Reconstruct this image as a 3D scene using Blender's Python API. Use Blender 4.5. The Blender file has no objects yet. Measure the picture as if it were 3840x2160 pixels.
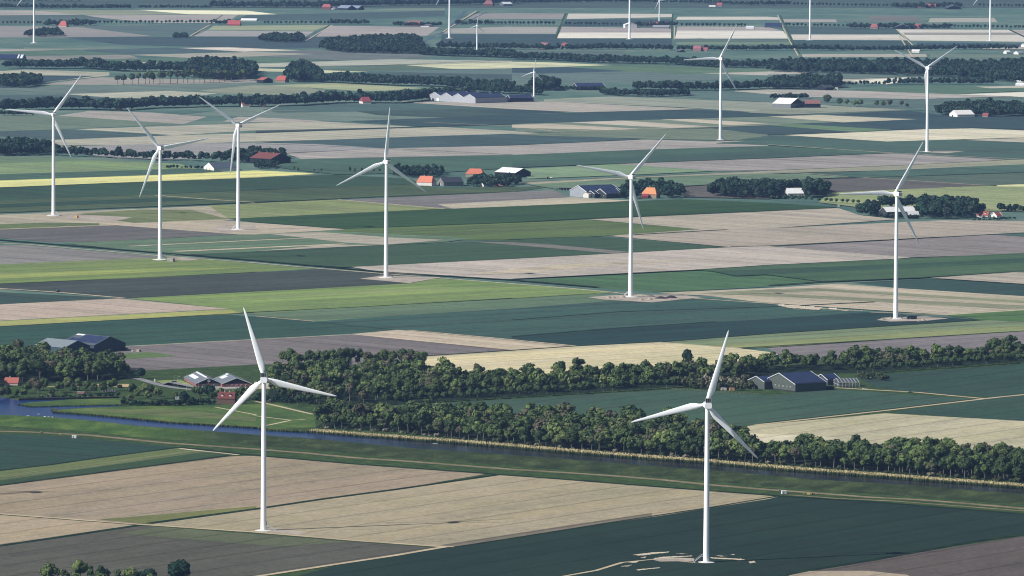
import bpy, math, random
import numpy as np
from mathutils import Vector, Matrix
from mathutils.geometry import tessellate_polygon

random.seed(7)
R = math.radians
SC = bpy.context.scene
COL = SC.collection

# ------------------------------------------------------------------ camera fit
# Calibrated from the ten large turbines: long telephoto lens, 485 m above the polder.
FPX, PITCH, ROLL, CAMH = 24000.0, 0.0747542, 0.0053279, 484.87   # focal length in pixels of a 3840 px wide frame
Y0 = -6000.0                                                      # camera position along y

def G(x, y, z=0.0):
    """survey point (in a 2576 px wide frame) -> world point on the level z"""
    u = x * 3840 / 2576 - 1920; v = y * 3840 / 2576 - 1080
    c, s = math.cos(ROLL), math.sin(ROLL)
    u, v = u * c + v * s, -u * s + v * c
    ct, st = math.cos(PITCH), math.sin(PITCH)
    d = (u, FPX * ct - v * st, -v * ct - FPX * st)
    t = (CAMH - z) / -d[2]
    return Vector((d[0] * t, d[1] * t + Y0, z))

def T(c, r, x, y, z=0.0):
    return G(644 * c + x / 4, 362.25 * r + y / 4, z)

def ppm(y):                      # frame px per metre for ground at frame row y
    return (y + 483.0) / 485.0

def lin(h):
    o = []
    for i in (0, 2, 4):
        c = int(h[i:i + 2], 16) / 255
        o.append(c / 12.92 if c <= 0.04045 else ((c + 0.055) / 1.055) ** 2.4)
    return o

# ------------------------------------------------------------------ object helpers
def link(o, parent=None):
    COL.objects.link(o)
    if parent is not None: o.parent = parent
    return o

def tag(o, label=None, cat=None, group=None, kind=None):
    if label: o['label'] = label
    if cat: o['category'] = cat
    if group: o['group'] = group
    if kind: o['kind'] = kind
    return o

def empty(name, loc, rz=0.0):
    o = bpy.data.objects.new(name, None); link(o)
    o.empty_display_size = 1
    o.location = loc; o.rotation_euler = (0, 0, rz)
    return o

class MB:
    """collects shapes; build() links them as ONE mesh object"""
    def __init__(s): s.v = []; s.f = []; s.sm = []
    def add(s, vs, fs, smooth=False):
        b = len(s.v); s.v += [tuple(p) for p in vs]
        s.f += [tuple(i + b for i in f) for f in fs]; s.sm += [smooth] * len(fs)
        return s
    def box(s, x0, x1, y0, y1, z0, z1, M=None):
        vs = [Vector((x, y, z)) for z in (z0, z1) for x, y in ((x0, y0), (x1, y0), (x1, y1), (x0, y1))]
        if M is not None: vs = [M @ p for p in vs]
        return s.add(vs, [(3, 2, 1, 0), (4, 5, 6, 7), (0, 1, 5, 4), (1, 2, 6, 5), (2, 3, 7, 6), (3, 0, 4, 7)])
    def bar(s, a, b, w, h=None):
        a, b = Vector(a), Vector(b); d = b - a; L = d.length
        q = d.to_track_quat('X', 'Z').to_matrix().to_4x4(); q.translation = a
        h = h or w
        return s.box(0, L, -w / 2, w / 2, -h / 2, h / 2, q)
    def tube(s, pts, radii, n=8, smooth=True, cap=True):
        rings = []
        for i, (p, r) in enumerate(zip(pts, radii)):
            p = Vector(p)
            d = (Vector(pts[min(i + 1, len(pts) - 1)]) - Vector(pts[max(i - 1, 0)])).normalized()
            a = d.orthogonal().normalized() if abs(d.z) < .99 else Vector((1, 0, 0)); b = d.cross(a).normalized()
            rings.append([p + (a * math.cos(2 * math.pi * k / n) + b * math.sin(2 * math.pi * k / n)) * r for k in range(n)])
        vs = [p for r in rings for p in r]; fs = []
        for i in range(len(rings) - 1):
            for k in range(n):
                fs.append((i * n + k, i * n + (k + 1) % n, (i + 1) * n + (k + 1) % n, (i + 1) * n + k))
        s.add(vs, fs, smooth)
        if cap:
            b = len(rings) - 1
            s.add(rings[b], [tuple(range(n))]); s.add(rings[0], [tuple(reversed(range(n)))])
        return s
    def ball(s, c, rx, ry, rz, n=8, m=6):
        vs = []; fs = []
        for i in range(m + 1):
            t = math.pi * i / m
            for k in range(n):
                p = 2 * math.pi * k / n
                vs.append((c[0] + rx * math.sin(t) * math.cos(p), c[1] + ry * math.sin(t) * math.sin(p), c[2] + rz * math.cos(t)))
        for i in range(m):
            for k in range(n):
                fs.append((i * n + k, (i + 1) * n + k, (i + 1) * n + (k + 1) % n, i * n + (k + 1) % n))
        return s.add(vs, fs, True)
    def mesh(s, name, mat):
        me = bpy.data.meshes.new(name); me.from_pydata(s.v, [], s.f)
        me.polygons.foreach_set('use_smooth', s.sm)
        if mat: me.materials.append(mat)
        me.update(); return me
    def build(s, name, mat, parent=None, loc=None):
        o = bpy.data.objects.new(name, s.mesh(name, mat)); link(o, parent)
        if loc is not None: o.location = loc
        return o

# ------------------------------------------------------------------ materials
def new_mat(name):
    m = bpy.data.materials.new(name); m.use_nodes = True
    nt = m.node_tree; nt.nodes.clear()
    out = nt.nodes.new('ShaderNodeOutputMaterial')
    return m, nt, out

def N(nt, t, **kw):
    n = nt.nodes.new('ShaderNode' + t)
    for k, v in kw.items():
        if k == 'op': n.operation = v
        else: setattr(n, k, v)
    return n

def math_n(nt, op, a, b=None, c=None):
    n = N(nt, 'Math', op=op)
    for i, q in enumerate((a, b, c)):
        if q is None: continue
        if isinstance(q, (int, float)): n.inputs[i].default_value = q
        else: nt.links.new(q, n.inputs[i])
    return n.outputs[0]

def noise(nt, vec, scale, detail=3, rough=.55):
    n = N(nt, 'TexNoise'); n.inputs['Scale'].default_value = scale
    n.inputs['Detail'].default_value = detail; n.inputs['Roughness'].default_value = rough
    if vec is not None: nt.links.new(vec, n.inputs['Vector'])
    return n.outputs['Fac']

def vscale(nt, col, fac):
    n = N(nt, 'VectorMath', op='SCALE'); nt.links.new(col, n.inputs[0]); nt.links.new(fac, n.inputs['Scale'])
    return n.outputs[0]

def princ(nt, out, col, rough=.8, spec=.2, metal=0.0):
    b = N(nt, 'BsdfPrincipled')
    if isinstance(col, (list, tuple)): b.inputs['Base Color'].default_value = (*col[:3], 1)
    else: nt.links.new(col, b.inputs['Base Color'])
    b.inputs['Roughness'].default_value = rough; b.inputs['Metallic'].default_value = metal
    b.inputs['Specular IOR Level'].default_value = spec
    nt.links.new(b.outputs[0], out.inputs['Surface'])
    return b

_plain = {}
def P(hexcol, rough=.7, spec=.25, var=.22, scale=.6, metal=0.0):
    """weathered plain material: base colour broken up by dirt noise"""
    key = (hexcol, rough, spec, var, scale)
    if key in _plain: return _plain[key]
    m, nt, out = new_mat('paint_' + hexcol)
    tc = N(nt, 'TexCoord')
    n = noise(nt, tc.outputs['Object'], scale, 4)
    f = math_n(nt, 'MULTIPLY_ADD', n, 2 * var, 1 - var)
    c = N(nt, 'RGB'); k = lin(hexcol); lum = sum(k) / 3; k = [lum + (q - lum) * .74 for q in k]; dk = 1.0 if hexcol in ('eff1f4', 'f4f6f8') else .62 if max(k) < .58 else .76
    c.outputs[0].default_value = (*[q * dk for q in k], 1)
    princ(nt, out, vscale(nt, c.outputs[0], f), rough, spec, metal)
    _plain[key] = m
    return m

def field_mat(name, ang, a1=.75, a2=.5):
    """arable field: object colour, drilled-row streaks along ang, soil patches, optional tramlines (object alpha < 1)"""
    m, nt, out = new_mat(name)
    geo = N(nt, 'NewGeometry'); oi = N(nt, 'ObjectInfo')
    rot = N(nt, 'VectorRotate', rotation_type='Z_AXIS'); rot.inputs['Angle'].default_value = -ang
    nt.links.new(geo.outputs['Position'], rot.inputs['Vector'])
    sep = N(nt, 'SeparateXYZ'); nt.links.new(rot.outputs[0], sep.inputs[0])
    def warp(su, sv):
        n = N(nt, 'CombineXYZ')
        nt.links.new(math_n(nt, 'MULTIPLY', sep.outputs[0], su), n.inputs[0])
        nt.links.new(math_n(nt, 'MULTIPLY', sep.outputs[1], sv), n.inputs[1])
        nt.links.new(math_n(nt, 'MULTIPLY', oi.outputs['Random'], 57.0), n.inputs[2])
        return n.outputs[0]
    s1 = noise(nt, warp(.0016, .032), 1, 3)
    s2 = noise(nt, warp(.005, .12), 1, 2)
    p1 = noise(nt, warp(.006, .008), 1, 4, .6)
    p2 = noise(nt, warp(.045, .05), 1, 4, .75)
    p3 = noise(nt, warp(.22, .25), 1, 2, .8)
    f = math_n(nt, 'MULTIPLY_ADD', s1, a1, 1 - a1 / 2)
    f = math_n(nt, 'ADD', f, math_n(nt, 'MULTIPLY_ADD', s2, a2, -a2 / 2))
    f = math_n(nt, 'ADD', f, math_n(nt, 'MULTIPLY_ADD', p1, .62, -.31))
    f = math_n(nt, 'ADD', f, math_n(nt, 'MULTIPLY_ADD', p2, .50, -.25))
    f = math_n(nt, 'ADD', f, math_n(nt, 'MULTIPLY_ADD', p3, .90, -.45))
    # tramlines
    fr = math_n(nt, 'FRACT', math_n(nt, 'DIVIDE', math_n(nt, 'ADD', sep.outputs[1], math_n(nt, 'MULTIPLY', s1, 6)), 39.0))
    ln = math_n(nt, 'LESS_THAN', fr, .09)
    ln = math_n(nt, 'MULTIPLY', ln, math_n(nt, 'SUBTRACT', 1.0, oi.outputs['Alpha']))
    f = math_n(nt, 'MULTIPLY', f, math_n(nt, 'SUBTRACT', 1.0, ln))
    col = vscale(nt, oi.outputs['Color'], f)
    # slight hue drift between green and dry patches
    hs = N(nt, 'HueSaturation'); nt.links.new(col, hs.inputs['Color'])
    nt.links.new(math_n(nt, 'MULTIPLY_ADD', p1, -.05, .525), hs.inputs['Hue'])
    nt.links.new(math_n(nt, 'MULTIPLY_ADD', s1, .5, .75), hs.inputs['Saturation'])
    b = princ(nt, out, hs.outputs[0], .95, .06)
    bp = N(nt, 'Bump'); bp.inputs['Strength'].default_value = .35; bp.inputs['Distance'].default_value = .5
    nt.links.new(p3, bp.inputs['Height']); nt.links.new(bp.outputs[0], b.inputs['Normal'])
    return m

F_A = field_mat('field_rows_falling', R(-45)); F_B = field_mat('field_rows_rising', R(37))
F_NA = field_mat('near_rows_falling', R(-33), .45, .26); F_NB = field_mat('near_rows_rising', R(54.5), .4, .24)
F_H = field_mat('far_rows_level', R(3))

def rough_mat(name, cols, sc=(.12, .9), bump=1.0, west=None):
    """rough grass / gravel: two colours mixed by multi-scale noise, object colour not used"""
    m, nt, out = new_mat(name)
    geo = N(nt, 'NewGeometry')
    a = noise(nt, geo.outputs['Position'], sc[0], 5, .65); b_ = noise(nt, geo.outputs['Position'], sc[1], 3, .7)
    f = math_n(nt, 'ADD', math_n(nt, 'MULTIPLY', a, .75), math_n(nt, 'MULTIPLY', b_, .45))
    rp = N(nt, 'ValToRGB'); rp.color_ramp.elements[0].position = .42; rp.color_ramp.elements[1].position = .78
    rp.color_ramp.elements[0].color = (*lin(cols[0]), 1); rp.color_ramp.elements[1].color = (*lin(cols[1]), 1)
    if len(cols) > 2:
        e = rp.color_ramp.elements.new(.6); e.color = (*lin(cols[2]), 1)
    nt.links.new(f, rp.inputs[0])
    cout = rp.outputs[0]
    if west:        # mown western stretch grading into the rough one
        r2 = N(nt, 'ValToRGB'); r2.color_ramp.elements[0].position = .42; r2.color_ramp.elements[1].position = .78
        r2.color_ramp.elements[0].color = (*lin(west[0]), 1); r2.color_ramp.elements[1].color = (*lin(west[1]), 1)
        e = r2.color_ramp.elements.new(.6); e.color = (*lin(west[2]), 1); nt.links.new(f, r2.inputs[0])
        sp = N(nt, 'SeparateXYZ'); nt.links.new(geo.outputs['Position'], sp.inputs[0])
        mr = N(nt, 'MapRange'); mr.inputs['From Min'].default_value = -285; mr.inputs['From Max'].default_value = -215
        nt.links.new(math_n(nt, 'ADD', sp.outputs[0], math_n(nt, 'MULTIPLY_ADD', a, 140, -70)), mr.inputs['Value'])
        mx = N(nt, 'MixRGB'); nt.links.new(mr.outputs[0], mx.inputs[0]); nt.links.new(r2.outputs[0], mx.inputs[1]); nt.links.new(rp.outputs[0], mx.inputs[2])
        cout = mx.outputs[0]
    bs = princ(nt, out, cout, .95, .05)
    bp = N(nt, 'Bump'); bp.inputs['Strength'].default_value = .8 * bump; bp.inputs['Distance'].default_value = 1.2
    nt.links.new(f, bp.inputs['Height']); nt.links.new(bp.outputs[0], bs.inputs['Normal'])
    return m

def leaf_mat(name, ramp, rnd=.35):
    m, nt, out = new_mat(name)
    oi = N(nt, 'ObjectInfo'); geo = N(nt, 'NewGeometry')
    at = N(nt, 'Attribute', attribute_name='tint')
    t = math_n(nt, 'FRACT', math_n(nt, 'ADD', oi.outputs['Random'], at.outputs['Fac']))
    rp = N(nt, 'ValToRGB'); cr = rp.color_ramp
    for i, (p, h) in enumerate(ramp):
        e = cr.elements[i] if i < 2 else cr.elements.new(p)
        e.position = p; e.color = (*lin(h), 1)
    nt.links.new(t, rp.inputs[0])
    f = math_n(nt, 'MULTIPLY_ADD', geo.outputs['Random Per Island'], 2 * rnd, 1 - rnd)
    col = vscale(nt, rp.outputs[0], f)
    d = N(nt, 'BsdfDiffuse'); tr = N(nt, 'BsdfTranslucent'); mx = N(nt, 'MixShader'); mx.inputs[0].default_value = .18
    nt.links.new(col, d.inputs[0]); nt.links.new(col, tr.inputs[0])
    nt.links.new(d.outputs[0], mx.inputs[1]); nt.links.new(tr.outputs[0], mx.inputs[2])
    nt.links.new(mx.outputs[0], out.inputs['Surface'])
    return m

# ------------------------------------------------------------------ layered ground sheets
def pip(p, poly):
    x, y = p; c = False; n = len(poly)
    for i in range(n):
        x1, y1 = poly[i]; x2, y2 = poly[i - 1]
        if (y1 > y) != (y2 > y) and x < (x2 - x1) * (y - y1) / (y2 - y1) + x1: c = not c
    return c

def seg_x(a, b, c, d):
    def o(p, q, r): return (q[0] - p[0]) * (r[1] - p[1]) - (q[1] - p[1]) * (r[0] - p[0])
    return o(a, b, c) * o(a, b, d) < 0 and o(c, d, a) * o(c, d, b) < 0

def overlap(p, q):
    if max(a[0] for a in p) <= min(a[0] for a in q) or max(a[0] for a in q) <= min(a[0] for a in p): return False
    if max(a[1] for a in p) <= min(a[1] for a in q) or max(a[1] for a in q) <= min(a[1] for a in p): return False
    for a in p:
        if pip(a, q): return True
    for a in q:
        if pip(a, p): return True
    for i in range(len(p)):
        for j in range(len(q)):
            if seg_x(p[i - 1], p[i], q[j - 1], q[j]): return True
    return False

SHEETS = []                      # (polygon, level) already laid
GAP = .06; MULT = .96
def sheet(name, poly, mat, color=None, alpha=1.0, dense=None):
    lvl = 0
    for q, l in SHEETS:
        if l >= lvl and overlap(poly, q): lvl = l + 1
    SHEETS.append((poly, lvl))
    z = GAP * (lvl + 1)
    pts = [G(x, y, 0) for x, y in poly]
    for p in pts: p.z = z
    tri = tessellate_polygon([[Vector((p.x, p.y, 0)) for p in pts]])
    b = MB()
    fs = []
    for t in tri:
        a, bb, c = (pts[i] for i in t)
        if (bb - a).cross(c - a).z < 0: t = (t[0], t[2], t[1])
        fs.append(tuple(t))
    b.add(pts, fs)
    o = b.build(name, mat)
    o['kind'] = 'structure'
    if color:
        c = lin(color)
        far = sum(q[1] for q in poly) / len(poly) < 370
        if c[1] > c[0] * 1.04: c = [c[0] * .80, c[1] * .82, c[2] * .84] if far else [c[0] * 1.10, c[1] * 1.06, c[2] * .73]  # far greens kept bluer: distance haze put into the field colour
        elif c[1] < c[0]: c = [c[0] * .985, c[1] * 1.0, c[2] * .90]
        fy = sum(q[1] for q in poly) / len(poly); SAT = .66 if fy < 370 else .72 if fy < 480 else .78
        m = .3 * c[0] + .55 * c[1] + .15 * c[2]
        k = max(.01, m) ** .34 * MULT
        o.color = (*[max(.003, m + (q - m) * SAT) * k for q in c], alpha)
    return o

def line_poly(pts, w):
    """ribbon of ground width w metres along frame points -> frame polygon"""
    W = [G(x, y) for x, y in pts]; L = []; Rr = []
    for i, p in enumerate(W):
        d = (W[min(i + 1, len(W) - 1)] - W[max(i - 1, 0)]); n = Vector((-d.y, d.x, 0)).normalized() * w / 2
        L.append(p + n); Rr.append(p - n)
    return [unG(p) for p in L + Rr[::-1]]

def unG(p):
    y = p.y - Y0; z = p.z - CAMH; ct, st = math.cos(PITCH), math.sin(PITCH)
    dz = y * ct - z * st; up = y * st + z * ct
    u = FPX * p.x / dz; v = -FPX * up / dz
    c, s = math.cos(ROLL), math.sin(ROLL)
    return ((1920 + u * c - v * s) * 2576 / 3840, (1080 + u * s + v * c) * 2576 / 3840)
HAZE_D, SKY_S, SUN_S, EXPO = 1.3e-5, .055, 5, .46
# ------------------------------------------------------------------ ground, fields, roads
GRASS = rough_mat('grass_verge', ('22331f', '4d5c36', '354727'))
DIKE = rough_mat('dike_rough_grass', ('20291a', '4a5434', '313c25'), (.05, .5), 1.5, ('2f4423', '5d6e39', '3f562a'))
MEADOW = rough_mat('meadow', ('34492a', '65743f', '455a2f'), (.02, .3))
TRACKM = rough_mat('dirt_track', ('948670', 'cdbfa4', 'b0a288'), (.04, .6), .4)
TRACKD = rough_mat('worn_dike_track', ('5c5443', '8d8069', '756a55'), (.04, .5), .4)
ROADM = rough_mat('pale_concrete_road', ('94876f', 'b8a88c'), (.05, .7), .1)
ASPH = rough_mat('grey_road', ('6c6b6e', '8a898a'), (.05, .7), .1)
DITCHM = rough_mat('ditch_bank', ('101e19', '2f4028', '1b2d22'), (.06, .5), 1.5)
PADM = rough_mat('hardstand_gravel', ('7f776e', 'b3a897', '9a9084'), (.05, .5), .3)
SOILM = rough_mat('bare_soil_patch', ('a0937e', 'c6b9a4'), (.06, .6), .3)
FLOORM = rough_mat('woodland_floor_shade', ('141f18', '2a3524', '1e2b1e'), (.08, .6), 1.2)  # forest floor kept dark: shade under the trees is put into its colour
BASEM = rough_mat('polder_ground', ('3a524c', '6b7868', '4f675c'), (.004, .03), .1)

g = MB(); g.add([(-15000, -9000, -.02), (15000, -9000, -.02), (15000, 45000, -.02), (-15000, 45000, -.02)], [(0, 1, 2, 3)])
g.build('ground', BASEM)['kind'] = 'structure'

FM = {'A': F_A, 'B': F_B, 'a': F_NA, 'b': F_NB, 'h': F_H}
def fields(txt):
    for ln in txt.strip().splitlines():
        ln = ln.split('#')[0].strip()
        if not ln: continue
        h, d, *pt = ln.split()
        al = .75
        if ':' in h: h, al = h.split(':'); al = float(al)
        poly = [tuple(float(q) for q in p.split(',')) for p in pt]
        sheet('field', poly, FM[d], h, al)

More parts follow.
